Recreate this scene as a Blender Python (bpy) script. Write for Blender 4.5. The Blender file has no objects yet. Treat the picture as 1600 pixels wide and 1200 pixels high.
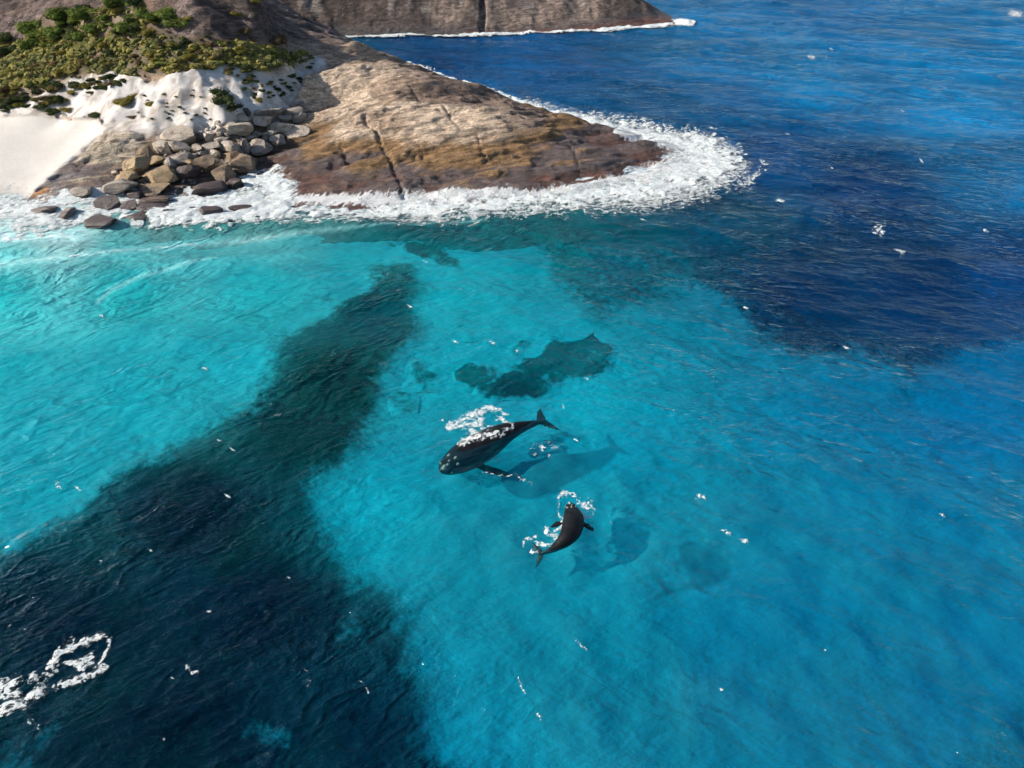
import bpy, math, random
import numpy as np
from mathutils import Vector, Matrix
from mathutils.bvhtree import BVHTree
rng = np.random.RandomState(7); random.seed(7)
S = bpy.context.scene
COL = S.collection
# ------------------------------------------------------------------ camera, sky, sun, exposure
F = 1081.0; PITCH = math.radians(38.0); HC = 50.0
cam_d = bpy.data.cameras.new('camera'); cam = bpy.data.objects.new('camera', cam_d); COL.objects.link(cam)
cam.location = (0, 0, HC); cam.rotation_euler = (math.pi/2-PITCH, 0, 0)
cam_d.sensor_width = 36; cam_d.lens = 36*F/1600; cam_d.clip_start = 1; cam_d.clip_end = 9000
S.camera = cam
SUN_EL = math.radians(28); SUN_AZ = math.atan2(-0.08, -1.0)      # direction towards the sun in the xy plane
sdir = Vector((math.cos(SUN_AZ)*math.cos(SUN_EL), math.sin(SUN_AZ)*math.cos(SUN_EL), math.sin(SUN_EL)))
w = bpy.data.worlds.new('World'); S.world = w; w.use_nodes = True
nt = w.node_tree; bg = nt.nodes['Background']
sky = nt.nodes.new('ShaderNodeTexSky'); sky.sky_type = 'NISHITA'; sky.sun_disc = False
sky.sun_elevation = SUN_EL; sky.sun_rotation = math.pi/2-SUN_AZ
nt.links.new(sky.outputs[0], bg.inputs[0]); bg.inputs[1].default_value = 0.085
sl = bpy.data.lights.new('sun', 'SUN'); sl.energy = 5.0; sl.angle = math.radians(1.0); sl.color = (1, .91, .79)
so = bpy.data.objects.new('sun', sl); COL.objects.link(so)
so.rotation_euler = sdir.to_track_quat('Z', 'Y').to_euler()
S.view_settings.view_transform = 'Standard'; S.view_settings.look = 'None'
S.view_settings.exposure = 0.55; S.view_settings.gamma = 1
S.cycles.max_bounces = 3; S.cycles.transparent_max_bounces = 14
S.cycles.diffuse_bounces = 1; S.cycles.use_light_tree = False; S.cycles.glossy_bounces = 1; S.cycles.use_adaptive_sampling = True; S.cycles.adaptive_threshold = .06; S.cycles.adaptive_min_samples = 16
S.cycles.caustics_reflective = False; S.cycles.caustics_refractive = False
S.cycles.sample_clamp_indirect = 3.0
# ------------------------------------------------------------------ maths helpers
ct, st = math.cos(PITCH), math.sin(PITCH)
def unproj(px, py, z=0.0):
    u = (np.asarray(px, float)-800)/F; v = (600-np.asarray(py, float))/F
    t = (HC-z)/(st-v*ct)
    return u*t, t*(ct+v*st)
def proj(x, y, z):
    dz = z-HC
    t = y*ct-dz*st
    t = np.where(t < 1, 1, t)
    return 800+F*x/t, 600-F*(y*st+dz*ct)/t
def _h(ix, iy, iz, seed):
    n = (ix*374761393+iy*668265263+iz*2147483647+seed*1274126177) & 0xffffffff
    n = ((n ^ (n >> 13))*1274126177) & 0xffffffff
    n = (n ^ (n >> 16)) & 0xffff
    return n/65535.0
def vn(x, y, z=0.0, seed=0):
    x = np.asarray(x, float); y = np.asarray(y, float); z = np.zeros_like(x)+z
    ix = np.floor(x).astype(np.int64); iy = np.floor(y).astype(np.int64); iz = np.floor(z).astype(np.int64)
    fx = x-ix; fy = y-iy; fz = z-iz
    fx = fx*fx*(3-2*fx); fy = fy*fy*(3-2*fy); fz = fz*fz*(3-2*fz)
    def L(k):
        a = _h(ix, iy, iz+k, seed); b = _h(ix+1, iy, iz+k, seed); c = _h(ix, iy+1, iz+k, seed); d = _h(ix+1, iy+1, iz+k, seed)
        return (a*(1-fx)+b*fx)*(1-fy)+(c*(1-fx)+d*fx)*fy
    l0 = L(0)
    if not np.any(fz): return l0
    return l0*(1-fz)+L(1)*fz
def fbm(x, y, z=0.0, seed=0, oct=4, gain=.5):
    s = 0; a = 1; t = 0
    x = np.asarray(x, float); y = np.asarray(y, float); z = np.asarray(z, float)
    for i in range(oct):
        s = s+a*vn(x, y, z, seed+i); t += a; a *= gain; x = x*2.03+11.3; y = y*2.03-7.7; z = z*2.03
    return s/t
def sstep(a, b, x):
    t = np.clip((x-a)/(b-a), 0, 1); return t*t*(3-2*t)
def poly_sd(px, py, P):      # signed distance, positive inside
    P = np.asarray(P, float); Q = np.roll(P, -1, 0)
    d = np.full(px.shape, 1e9); ins = np.zeros(px.shape, bool)
    for (x0, y0), (x1, y1) in zip(P, Q):
        ex, ey = x1-x0, y1-y0
        t = np.clip(((px-x0)*ex+(py-y0)*ey)/(ex*ex+ey*ey+1e-9), 0, 1)
        d = np.minimum(d, np.hypot(px-x0-t*ex, py-y0-t*ey))
        c = ((y0 > py) != (y1 > py))
        if y1 != y0: ins ^= c & (px < (x1-x0)*(py-y0)/(y1-y0)+x0)
    return np.where(ins, d, -d)
def line_val(px, py, P, vs=1.0):   # capsule chain (x, y, width): 1 on the line, 0 at width; vs squashes vertical distance
    v = np.zeros(px.shape)
    P = [tuple(p) for p in P]
    if len(P) == 1: P = P*2
    for (x0, y0, w0), (x1, y1, w1) in zip(P, P[1:]):
        ex, ey = x1-x0, y1-y0
        t = np.clip(((px-x0)*ex+(py-y0)*ey)/(ex*ex+ey*ey+1e-9), 0, 1)
        dd = np.hypot(px-x0-t*ex, (py-y0-t*ey)*vs)
        v = np.maximum(v, 1-dd/(w0+(w1-w0)*t))
    return v
class TPS:
    def __init__(s, pts, reg=0.5):
        p = np.array(pts, float); s.c = p[:, :2]; n = len(p)
        K = s.k(np.hypot(*(s.c[:, None]-s.c[None]).transpose(2, 0, 1)))+reg*np.eye(n)
        A = np.zeros((n+3, n+3)); A[:n, :n] = K; A[:n, n] = 1; A[:n, n+1:] = s.c; A[n, :n] = 1; A[n+1:, :n] = s.c.T
        s.w = np.linalg.solve(A, np.concatenate([p[:, 2], [0]*3]))
    def k(s, r): return r                       # linear kernel: no overshoot
    def __call__(s, x, y):
        o = s.w[-3]+s.w[-2]*x+s.w[-1]*y
        for (cx, cy), wt in zip(s.c, s.w): o = o+wt*np.sqrt((x-cx)**2+(y-cy)**2+2.0)
        return o
class IDW:                                       # smooth blend of painted values
    def __init__(s, pts, p=3.0):
        s.p = p; s.a = np.array(pts, float)
    def __call__(s, px, py):
        W = 0; V = 0
        for r in s.a:
            wgt = 1/((px-r[0])**2+((py-r[1])*1.4)**2+400)**(s.p/2)
            W = W+wgt; V = V+wgt[..., None]*r[2:]
        return V/W[..., None]
# ------------------------------------------------------------------ object helpers
def tag(o, label=None, cat=None, group=None, kind=None):
    if label: o['label'] = label
    if cat: o['category'] = cat
    if group: o['group'] = group
    if kind: o['kind'] = kind
    return o
def mesh_np(name, V, Fq, mat=None, smooth=True, attrs=None, parent=None):
    """mesh from numpy: V (n,3), Fq (m,k) index array or list of them"""
    me = bpy.data.meshes.new(name)
    V = np.asarray(V, np.float32)
    Fl = Fq if isinstance(Fq, list) else [Fq]
    Fl = [np.asarray(f, np.int32) for f in Fl if len(f)]
    loops = np.concatenate([f.ravel() for f in Fl]); tot = np.concatenate([np.full(len(f), f.shape[1], np.int32) for f in Fl])
    me.vertices.add(len(V)); me.vertices.foreach_set('co', V.ravel())
    me.loops.add(len(loops)); me.loops.foreach_set('vertex_index', loops)
    me.polygons.add(len(tot)); me.polygons.foreach_set('loop_start', np.concatenate([[0], np.cumsum(tot)[:-1]]).astype(np.int32))
    me.update(calc_edges=True)
    me.polygons.foreach_set('use_smooth', np.full(len(tot), smooth))
    for k, a in (attrs or {}).items():
        a = np.asarray(a, np.float32)
        if a.ndim == 1:
            at = me.attributes.new(k, 'FLOAT', 'POINT'); at.data.foreach_set('value', a)
        else:
            at = me.attributes.new(k, 'FLOAT_COLOR', 'POINT')
            at.data.foreach_set('color', np.concatenate([a, np.ones((len(a), 1), np.float32)], 1).ravel())
    if mat: me.materials.append(mat)
    o = bpy.data.objects.new(name, me); COL.objects.link(o)
    if parent: o.parent = parent
    return o
def grid_faces(ny, nx, keep=None):
    i = np.arange(ny*nx).reshape(ny, nx)
    q = np.stack([i[:-1, :-1], i[:-1, 1:], i[1:, 1:], i[1:, :-1]], -1).reshape(-1, 4)
    return q if keep is None else q[keep[q].all(1)]
def compact(V, Fq, attrs):
    used = np.unique(Fq); mp = np.full(len(V), -1); mp[used] = np.arange(len(used))
    return V[used], mp[Fq], {k: a[used] for k, a in attrs.items()}
# ------------------------------------------------------------------ materials
class NB:
    def __init__(s, name):
        s.m = bpy.data.materials.new(name); s.m.use_nodes = True; s.t = s.m.node_tree; s.t.nodes.clear()
        s.out = s.n('ShaderNodeOutputMaterial')
    def n(s, typ, **kw):
        nd = s.t.nodes.new(typ)
        for k, v in kw.items(): setattr(nd, k, v)
        return nd
    def put(s, sock, v):
        if v is None: return
        if isinstance(v, bpy.types.NodeSocket): s.t.links.new(v, sock)
        elif isinstance(v, (tuple, list)) and len(v) == 3 and sock.type == 'RGBA': sock.default_value = (*v, 1)
        else: sock.default_value = v
    def attr(s, name):
        a = s.n('ShaderNodeAttribute', attribute_name=name); return a
    def coord(s, scale=(1, 1, 1), rot=(0, 0, 0), obj=False):
        if obj: src = s.n('ShaderNodeTexCoord').outputs['Object']
        else: src = s.n('ShaderNodeNewGeometry').outputs['Position']
        m = s.n('ShaderNodeMapping', vector_type='TEXTURE'); s.put(m.inputs[0], src); m.inputs['Scale'].default_value = tuple(1/q for q in scale); m.inputs['Rotation'].default_value = rot
        return m.outputs[0]
    def noise(s, scale, det=4, rough=.55, vec=None, dist=0):
        n = s.n('ShaderNodeTexNoise'); s.put(n.inputs['Vector'], vec); n.inputs['Scale'].default_value = scale
        n.inputs['Detail'].default_value = det; n.inputs['Roughness'].default_value = rough; n.inputs['Distortion'].default_value = dist
        return n.outputs[0]
    def voro(s, scale, vec=None, feature='F1', rnd=1):
        n = s.n('ShaderNodeTexVoronoi', feature=feature); s.put(n.inputs['Vector'], vec); n.inputs['Scale'].default_value = scale
        n.inputs['Randomness'].default_value = rnd
        return n.outputs['Distance']
    def math(s, op, a, b=None, c=None, clamp=False):
        n = s.n('ShaderNodeMath', operation=op, use_clamp=clamp); s.put(n.inputs[0], a); s.put(n.inputs[1], b)
        if c is not None: s.put(n.inputs[2], c)
        return n.outputs[0]
    def ramp(s, f, a, b, lo=0., hi=1.):
        n = s.n('ShaderNodeMapRange', interpolation_type='SMOOTHSTEP'); s.put(n.inputs[0], f)
        n.inputs[1].default_value = a; n.inputs[2].default_value = b; n.inputs[3].default_value = lo; n.inputs[4].default_value = hi
        return n.outputs[0]
    def mix(s, f, a, b, blend='MIX'):
        n = s.n('ShaderNodeMix', data_type='RGBA', blend_type=blend); s.put(n.inputs[0], f); s.put(n.inputs[6], a); s.put(n.inputs[7], b)
        return n.outputs[2]
    def bump(s, h, strength, dist, nrm=None):
        n = s.n('ShaderNodeBump'); s.put(n.inputs['Height'], h); n.inputs['Strength'].default_value = strength
        n.inputs['Distance'].default_value = dist; s.put(n.inputs['Normal'], nrm); return n.outputs[0]
    def pbr(s, col, rough=.8, nrm=None, spec=.3, alpha=None):
        n = s.n('ShaderNodeBsdfPrincipled'); s.put(n.inputs['Base Color'], col); s.put(n.inputs['Roughness'], rough)
        s.put(n.inputs['Normal'], nrm); s.put(n.inputs['Specular IOR Level'], spec)
        if alpha is not None: s.put(n.inputs['Alpha'], alpha)
        return n.outputs[0]
    def done(s, sh, vol=None):
        s.put(s.out.inputs[0], sh)
        if vol is not None: s.put(s.out.inputs[1], vol)
        return s.m

def mat_terrain(name):
    b = NB(name)
    P = b.coord()
    c = b.attr('col').outputs['Color']; rk = b.attr('rock').outputs['Fac']; wet = b.attr('wet').outputs['Fac']; sw = b.attr('swash').outputs['Fac']
    # foliated granite: long streaks along the slab, plus flakes and speckles
    St = b.coord((.22, .9, 1.2), (0, 0, .42))
    n1 = b.noise(1.3, 6, .62, St); n2 = b.noise(3.2, 6, .7, P); n3 = b.noise(.35, 4, .6, P, 1.0)
    fl = b.voro(.55, b.coord((.5, 1, 1), (0, 0, .3)), 'DISTANCE_TO_EDGE')
    v = b.math('MULTIPLY_ADD', n1, .55, b.math('MULTIPLY', n2, .45))
    k = b.ramp(v, .38, .62, .42, 1.5)
    k2 = b.ramp(n3, .35, .65, .75, 1.22)
    kk = b.math('MULTIPLY', k, k2)
    kk = b.math('MULTIPLY_ADD', b.math('SUBTRACT', kk, 1.0), rk, 1.0)
    rockc = b.mix(1.0, c, kk, 'MULTIPLY')
    # sand keeps a fine grain
    g = b.ramp(b.noise(2.5, 5, .6, P), .3, .7, .93, 1.05)
    colr = b.mix(1.0, rockc, g, 'MULTIPLY')
    # dark lichen / bright quartz flecks
    fleck = b.math('MULTIPLY', b.ramp(b.noise(5.5, 3, .6, b.coord((.5, 1.2, 1), (0, 0, .5))), .62, .70), rk)
    fleck = b.math('MULTIPLY', fleck, b.math('SUBTRACT', 1.0, wet))
    colr = b.mix(b.math('MULTIPLY', fleck, .45), colr, (.55, .47, .4))
    dk = b.math('MULTIPLY', b.ramp(b.noise(1.7, 7, .7, b.coord((.5, 1.5, 1), (0, 0, .35)), .6), .56, .66), rk)
    colr = b.mix(b.math('MULTIPLY', dk, .6), colr, (.055, .04, .032))
    colr = b.mix(b.math('MULTIPLY', rk, 1.0), colr, b.mix(1.0, colr, b.ramp(b.noise(7.5, 5, .75, P), .3, .7, .72, 1.3), 'MULTIPLY'))
    # swash: foamy water left on the rock, in streaks running down the slab
    sn = b.noise(1.6, 6, .68, b.coord((1.0, .3, 1), (0, 0, -.35)))
    swf = b.ramp(b.math('ADD', sw, b.math('MULTIPLY', b.math('SUBTRACT', sn, .5), 1.7)), .52, .72)
    swf = b.math('MULTIPLY', swf, b.ramp(sw, .02, .25))
    colr = b.mix(swf, colr, (.82, .84, .86))
    h = b.math('MULTIPLY_ADD', n1, 1.0, b.math('MULTIPLY', n2, .6))
    h = b.math('MULTIPLY', h, b.math('MULTIPLY_ADD', rk, 1.0, .12))
    h = b.math('ADD', h, b.math('MULTIPLY', b.noise(7.0, 5, .7, P), .22))
    nr = b.bump(h, 1.0, .7)
    rough = b.math('SUBTRACT', .9, b.math('MULTIPLY', wet, .55))
    return b.done(b.pbr(colr, rough, nr, .35))

def mat_rock(name, c1, c2, c3, wetz=1.2, scale=1.0):
    b = NB(name); P = b.coord(obj=False)
    n1 = b.noise(.9*scale, 6, .65, P); n2 = b.noise(4*scale, 5, .7, P); n3 = b.noise(.4, 3, .5, P, .8)
    c = b.mix(b.ramp(n1, .38, .62), c1, c2)
    c = b.mix(b.ramp(n3, .5, .68, 0, .85), c, c3)
    c = b.mix(1.0, c, b.ramp(n2, .3, .7, .7, 1.3), 'MULTIPLY')
    z = b.n('ShaderNodeSeparateXYZ'); b.put(z.inputs[0], P)
    wet = b.ramp(b.math('ADD', z.outputs[2], b.math('MULTIPLY', n1, 1.2)), wetz, wetz+1.0, 1, 0)
    c = b.mix(b.math('MULTIPLY', wet, .75), c, (.075, .055, .055))
    pits = b.voro(1.3*scale, P)
    h = b.math('MULTIPLY_ADD', n1, 1.0, b.math('MULTIPLY', n2, .5))
    h = b.math('ADD', h, b.math('MULTIPLY', b.ramp(pits, .0, .35), .25))
    return b.done(b.pbr(c, b.math('SUBTRACT', .88, b.math('MULTIPLY', wet, .5)), b.bump(h, .9, .35), .35))

def mat_leaf(name, c1, c2):
    b = NB(name)
    oi = b.n('ShaderNodeObjectInfo').outputs['Random']
    n = b.noise(1.3, 3, .6, b.coord())
    c = b.mix(b.ramp(b.math('MULTIPLY_ADD', oi, .35, b.math('MULTIPLY', n, .65)), .3, .7), c1, c2)
    d = b.n('ShaderNodeBsdfDiffuse'); b.put(d.inputs[0], c)
    t = b.n('ShaderNodeBsdfTranslucent'); b.put(t.inputs[0], b.mix(1.0, c, (1.1, 1.2, .5), 'MULTIPLY'))
    m = b.n('ShaderNodeMixShader'); m.inputs[0].default_value = .25; b.put(m.inputs[1], d.outputs[0]); b.put(m.inputs[2], t.outputs[0])
    return b.done(m.outputs[0])

def mat_foam(name, cell=1.0, thick=1.0, soft=.1, wl=.8, wn=.75):
    """aerated white water: dense where the mask is high, lacy cells where it is low"""
    b = NB(name); P = b.coord()
    f = b.attr('foam').outputs['Fac']
    wob = b.noise(1.2/cell, 3, .6, P)
    vv = b.n('ShaderNodeVectorMath', operation='MULTIPLY_ADD'); b.put(vv.inputs[0], wob); vv.inputs[1].default_value = (1.2*cell,)*3; b.put(vv.inputs[2], P)
    e = b.voro(1.5/cell, vv.outputs[0], 'DISTANCE_TO_EDGE'); e2 = b.voro(3.7/cell, vv.outputs[0], 'DISTANCE_TO_EDGE')
    lace = b.math('MINIMUM', b.math('MULTIPLY', e, 2.2), b.math('MULTIPLY_ADD', e2, 2.6, .12))
    n = b.ramp(b.noise(1.7/cell, 7, .72, b.coord((.75, 1.15, 1), (0, 0, .4)), .5), .28, .72)
    thr = b.math('ADD', b.math('MULTIPLY', lace, wl), b.math('MULTIPLY', n, wn))
    a = b.ramp(b.math('SUBTRACT', b.math('MULTIPLY', f, .92*thick), thr), -soft, soft)
    a = b.math('MULTIPLY', a, b.ramp(f, .0, .12))
    fine = b.noise(2.6/cell, 6, .75, P)
    col = b.mix(b.ramp(fine, .3, .62), (.46, .58, .62), (.80, .82, .82))
    nr = b.bump(b.math('ADD', fine, b.math('MULTIPLY', n, 1.0)), 1.0, .09*cell)
    d = b.n('ShaderNodeBsdfDiffuse'); b.put(d.inputs[0], col); b.put(d.inputs['Normal'], nr)
    t = b.n('ShaderNodeBsdfTransparent')
    m = b.n('ShaderNodeMixShader'); b.put(m.inputs[0], a); b.put(m.inputs[1], t.outputs[0]); b.put(m.inputs[2], d.outputs[0])
    return b.done(m.outputs[0])

RIP = .28
def mat_water():
    b = NB('sea_water'); P = b.coord()
    body = b.attr('body').outputs['Color']; turb = b.attr('turb').outputs['Fac']; foam = b.attr('foam').outputs['Fac']
    # ripples too small for the wave mesh: thin sharp crests, leaning one way in the bay and the other way in the open sea
    xs = b.n('ShaderNodeSeparateXYZ'); b.put(xs.inputs[0], P)
    def ridge(sc, rot, st, det=2):
        n_ = b.noise(sc, det, .55, b.coord((st, 1.15, .6), (0, 0, rot)), .45)
        q = b.math('SUBTRACT', 1.0, b.math('ABSOLUTE', b.math('MULTIPLY_ADD', n_, 4.4, -2.2)))
        return b.math('MAXIMUM', q, 0.0)
    side = b.ramp(b.math('ADD', xs.outputs[0], b.math('MULTIPLY', b.noise(.02, 2, .5, P), 40.0)), -5, 50)
    rA = b.math('ADD', ridge(.36, .58, .58), b.math('MULTIPLY', ridge(1.15, .40, .6, 3), .34)); rB = b.math('ADD', ridge(.36, -.42, .58), b.math('MULTIPLY', ridge(1.15, -.25, .6, 3), .34))
    rd = b.math('ADD', b.math('MULTIPLY', rA, b.math('SUBTRACT', 1.0, side)), b.math('MULTIPLY', rB, side))
    r3 = b.noise(.30, 2, .6, b.coord((.6, 1.2, 1), (0, 0, .1)), .1)
    patch = b.ramp(b.noise(.045, 3, .6, b.coord((.7, 1.2, 1), (0, 0, .3))), .36, .64, .35, 1.25)
    rd = b.math('ADD', rd, b.math('MULTIPLY', b.noise(3.0, 2, .6, b.coord((.6, 1.2, 1), (0, 0, .2))), .28))
    h = b.math('ADD', b.math('MULTIPLY', b.math('MULTIPLY', rd, patch), RIP), b.math('MULTIPLY', r3, .25))
    nr = b.bump(h, 1.0, 1.0)
    tr = b.n('ShaderNodeBsdfTransparent'); tr.inputs[0].default_value = (.96, .99, 1, 1)
    nd = b.bump(h, 1.0, 1.6)
    d = b.n('ShaderNodeBsdfDiffuse'); b.put(d.inputs[0], body); b.put(d.inputs['Normal'], nd)
    m = b.n('ShaderNodeMixShader'); b.put(m.inputs[0], turb); b.put(m.inputs[1], tr.outputs[0]); b.put(m.inputs[2], d.outputs[0])
    g = b.n('ShaderNodeBsdfGlossy'); g.inputs['Color'].default_value = (.84, .93, 1, 1); g.inputs['Roughness'].default_value = .06; b.put(g.inputs['Normal'], nr)
    fr = b.n('ShaderNodeLayerWeight'); fr.inputs[0].default_value = .5; b.put(fr.inputs['Normal'], nr)
    frs = b.math('MULTIPLY_ADD', b.math('POWER', fr.outputs['Facing'], 4.0), .9, .02)
    m2 = b.n('ShaderNodeMixShader'); b.put(m2.inputs[0], b.math('MULTIPLY', frs, .68)); b.put(m2.inputs[1], m.outputs[0]); b.put(m2.inputs[2], g.outputs[0])
    # thin residual foam, streaky
    n = b.noise(.9, 4, .72, b.coord((.45, 1.2, 1), (0, 0, .25)), .4)
    fa = b.math('MULTIPLY', b.ramp(b.math('ADD', foam, n), .98, 1.25), .8)
    fd = b.n('ShaderNodeBsdfDiffuse'); fd.inputs[0].default_value = (.8, .86, .88, 1); b.put(fd.inputs['Normal'], nr)
    m3 = b.n('ShaderNodeMixShader'); b.put(m3.inputs[0], fa); b.put(m3.inputs[1], m2.outputs[0]); b.put(m3.inputs[2], fd.outputs[0])
    va = b.n('ShaderNodeVolumeAbsorption'); va.inputs[0].default_value = (.0, .862, .932, 1); va.inputs[1].default_value = .36
    return b.done(m3.outputs[0], va.outputs[0])

def mat_seabed():
    b = NB('seabed'); P = b.coord()
    g = b.attr('bed_dark').outputs['Fac']
    n = b.noise(.5, 6, .65, P); n2 = b.noise(.12, 4, .6, P); n3 = b.noise(1.6, 5, .7, P)
    sand = b.mix(b.ramp(n2, .3, .7), (.78, .76, .70), (.86, .84, .79))
    sand = b.mix(1.0, sand, b.ramp(n, .3, .7, .9, 1.08), 'MULTIPLY')
    gc = b.mix(b.ramp(n2, .45, .66), (.006, .009, .016), (.014, .032, .020))
    gc = b.mix(b.ramp(n3, .5, .7, 0, .7), gc, (.03, .065, .035))
    f = b.ramp(b.math('ADD', g, b.math('MULTIPLY', b.math('SUBTRACT', b.noise(.75, 7, .72, P), .5), 1.25)), .18, .82)
    c = b.mix(f, sand, gc)
    rp = b.noise(.55, 4, .6, b.coord((.45, 1.2, 1), (0, 0, .35)), .1); rp2 = b.noise(.9, 4, .6, b.coord((.45, 1.1, 1), (0, 0, -.3)), .1)
    hh = b.math('ADD', b.math('MULTIPLY', rp, .5), b.math('MULTIPLY', rp2, .3)); hh = b.math('ADD', hh, b.math('MULTIPLY', n3, .12))
    return b.done(b.pbr(c, .95, b.bump(hh, 1.0, 1.0), .1))

def mat_whale():
    b = NB('whale_skin'); P = b.coord()
    n = b.noise(1.2, 5, .6, P); n2 = b.noise(7, 4, .6, P)
    c = b.mix(b.ramp(n, .35, .7), (.006, .007, .009), (.014, .015, .018))
    c = b.mix(b.ramp(n2, .62, .72, 0, .5), c, (.06, .06, .06))
    return b.done(b.pbr(c, .42, b.bump(n2, .5, .06), .2))
def mat_plain(name, c, rough=.8, bs=3., bd=.1):
    b = NB(name); n = b.noise(bs, 5, .7, b.coord())
    return b.done(b.pbr(b.mix(1.0, c, b.ramp(n, .3, .7, .65, 1.25), 'MULTIPLY'), rough, b.bump(n, 1, bd), .3))
M_terr = mat_terrain('coastal_ground'); M_water = mat_water(); M_bed = mat_seabed(); M_whale = mat_whale()
M_foam = mat_foam('surf_foam', 1.5, 1.12, .34, .6, .66); M_foam_fine = mat_foam('splash_foam', .8, .80, .17, .80, .75)
M_call = mat_plain('callosity', (.34, .36, .31), .95, 6., .1)
# ------------------------------------------------------------------ sea surface height
wv = []
def add_waves(n, lo, hi, ang, spread, slope, grp):
    for i in range(n):
        L = lo*(hi/lo)**rng.rand(); a = math.radians(ang)+rng.randn()*math.radians(spread)
        k = 2*math.pi/L; wv.append((k*math.cos(a), k*math.sin(a), rng.rand()*6.28, slope*(.6+.8*rng.rand())/k/math.sqrt(n), L, grp))
add_waves(5, 16, 34, -100, 14, .075, 2)
add_waves(16, 4.5, 12, -56, 20, .135, 0); add_waves(16, 4.5, 12, -114, 18, .135, 1)
add_waves(22, 1.6, 4.2, -54, 28, .15, 0); add_waves(22, 1.6, 4.2, -118, 26, .15, 1)
add_waves(26, .7, 1.5, -90, 45, .12, 2)
def wave(x, y, cell=None):
    x = np.asarray(x, float); y = np.asarray(y, float)
    d = np.hypot(x, y)
    if cell is None: cell = np.maximum(.08, d*.0026)
    # the two wave trains cross; each fades in and out in groups
    wB = sstep(-60, 50, x+.35*(y-60)+25*(fbm(x*.02, y*.02, 0, 91, 2)-.5))
    g1 = .55+.9*fbm(x*.035, y*.05, 0, 92, 3); g2 = .55+.9*fbm(x*.035+9, y*.05, 0, 93, 3)
    wx = x+1.6*(fbm(x*.11, y*.11, 0, 94, 2)-.5)*2; wy = y+1.6*(fbm(x*.11, y*.11, 0, 95, 2)-.5)*2
    z = 0
    for kx, ky, ph, a, L, grp in wv:
        att = np.clip((L/cell-2.2)/2.2, 0, 1)
        if not np.any(att): continue
        s = np.sin(kx*wx+ky*wy+ph)
        p = (1-np.abs(np.sin(.5*(kx*wx+ky*wy+ph))))*2-.75 if L < 9 else s     # peaked crests
        q = p if L < 9 else s
        gm = (1-wB)*g1 if grp == 0 else wB*g2 if grp == 1 else 1.0
        z = z+a*att*gm*q*(.8 if L < 9 else 1.0)
    # sheltered, calmer water in the bay
    return z*(1.0+.1*sstep(60, 130, d))
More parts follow.
